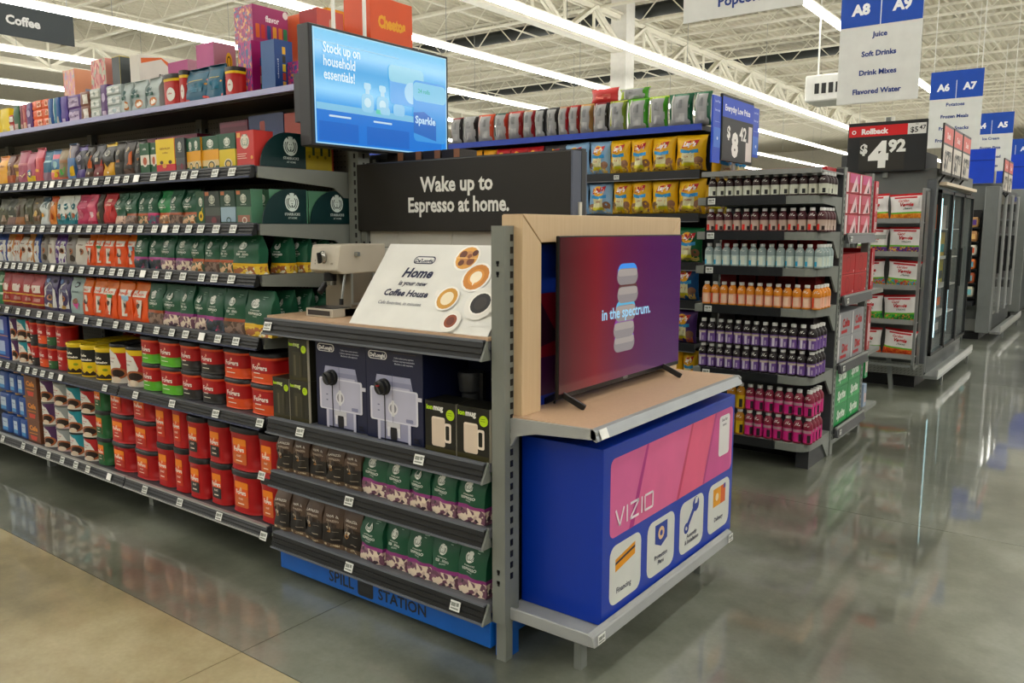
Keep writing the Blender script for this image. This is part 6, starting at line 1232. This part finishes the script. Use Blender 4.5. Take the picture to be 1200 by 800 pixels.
for i in range(3):
    y0 = Y2+.15+i*.8; d = link('door', MB().box(-1.41, y0, .32, -1.4, y0+.78, 1.98, M('30363a', .1)).mesh('door'), f2)
    link('handle', MB().bar((-1.36, y0+.1, .9), (-1.36, y0+.1, 1.4), .015, BLACK).mesh('handle'), d)
    link('door_frame', MB().box(-1.41, y0+.76, .3, -1.38, y0+.8, 2.0, M('b8bab8')).mesh('door_frame'), d)
r2 = thing('snack_rack', 'dark rack of small packs in front of the second freezer', 'rack')
link('back', MB().box(-2.2, Y2-.08, .5, -1.56, Y2-.03, 1.75, BLACK).mesh('back'), r2)
link('foot', MB().bar((-1.68, Y2-.2, 0), (-1.68, Y2-.2, .5), .015, STEEL).mesh('foot'), r2)
link('tray', MB().box(-2.2, Y2-.35, .48, -1.56, Y2-.05, .54, M('2c2e30')).mesh('tray'), r2)
CC = [('b08854', '5c3c88'), ('b88858', 'd8b070'), ('d8d4c8', 'd85c30'), ('d87838', '6cb0c8'), ('b85c34', '88a8b0'), ('d0ccb8', '7cc0c8')]
for zi in range(6):
    z = 1.52-zi*.185; link('shelf', MB().box(-2.2, Y2-.2, z-.02, -1.56, Y2-.08, z, BLACK).mesh('shelf'), r2)
    for i in range(4):
        x = -2.12+i*.16; o = thing('snack_cup', 'small snack pack on the dark rack, %s from left, %s row down' % (ORD[i], ORD[zi]), 'snack pack', (x, Y2-.15, z), 'small packs on the dark rack')
        b = MB(); b.lathe([(.05, 0), (.065, .02), (.065, .11), (.05, .135)], 16, mt(CC[zi][0]), n_=4); link('cup', b.mesh('cup', True), o)
        link('label', MB().box(-.04, -.068, .03, .04, -.065, .1, mt(CC[zi][1])).mesh('label'), o)
# blue promo boards beyond
for i, (x, y, z0, z1, w) in enumerate(((-1.77, 12.55, 2.1, 2.55, .62), (-1.62, 16.4, 2.12, 2.75, .5), (-1.30, 18.0, 2.0, 2.7, .45))):
    o = thing('blue_header_board', ['bright blue header board over the second freezer', 'blue header board beyond the second freezer', 'farthest blue header board at the right edge'][i], 'sign', (x, y, z0))
    link('board', MB().box(-w/2, 0, 0, w/2, .04, z1-z0, M('0c48c8', .4)).mesh('board'), o); link('post', MB().box(-.02, .04, -.3, .02, .06, z1-z0, GREY).mesh('post'), o)
    link('seam', MB().box(-w/2, -.002, (z1-z0)*.66, w/2, 0, (z1-z0)*.68, M('0a2c80')).mesh('seam'), o)
f3 = thing('shelving_end', 'tall grey end panel of the third unit down the aisle', 'shelving')
link('end_panel', MB().box(-2.3, 15.9, .12, -1.33, 16.0, 2.15, M('8a8e8c', .35, .3)).mesh('end_panel', bevel=.01), f3)
link('body', MB().box(-2.2, 16.0, .1, -1.4, 19, 2.0, M('3c4042')).mesh('body'), f3)
link('base', MB().box(-2.2, 15.95, 0, -1.45, 19, .1, BLACK).mesh('base'), f3)
f4 = thing('meat_shelving', 'dark far shelving with silver packs at the right edge', 'shelving')
link('body', MB().box(-1.9, 19.6, .1, -.6, 20.4, 2.0, M('2a2c2e')).mesh('body'), f4)
link('base', MB().box(-1.9, 19.5, 0, -.6, 20.4, .3, M('b0b4b4', .4, .4)).mesh('base'), f4)
for z in (.5, .8, 1.1, 1.4, 1.7):
    link('shelf', MB().box(-1.9, 19.4, z-.03, -.6, 19.6, z, M('9a9ea0')).mesh('shelf'), f4)
    for i in range(6):
        o = thing('wrapped_pack', 'grey wrapped pack on the far shelving, %s from left, shelf at %s' % (ORD[i], {.5: 'bottom', .8: 'fourth level', 1.1: 'middle', 1.4: 'second level', 1.7: 'top'}[z]), 'pack', (-1.78+i*.2, 19.5, z), 'wrapped packs on the far shelving')
        link('pack', MB().box(-.08, -.05, 0, .08, .08, .14, mt(['8c9090', '6c5c5c', 'a8a8a4'][(i+int(z*10)) % 3])).mesh('pack', bevel=.01), o)
# brown boxes with roundels seen over the header sign, on the far side of the run
rt = thing('rear_shelf_unit', 'rear shelves behind the charcoal header sign', 'shelving')
link('shelf', MB().box(-2.84, 2.76, 1.67, -2.36, 3.2, 1.70, DGREY).mesh('shelf'), rt)
for z in (.3, .7, 1.1): link('shelf', MB().box(-2.84, 2.76, z-.03, -1.75, 3.2, z, DGREY).mesh('shelf'), rt)
for x in (-2.83, -2.37): link('side_plate', MB().box(x-.01, 2.76, 0, x+.01, 3.2, 1.70, DGREY).mesh('side_plate'), rt)
for i in range(4): put('ctn', -2.77+i*.115, 2.84, 1.70, .105, .15, 'dark carton with tan roundel above the header sign, %s from left' % ORD[i], 0, 'cartons above the header sign')
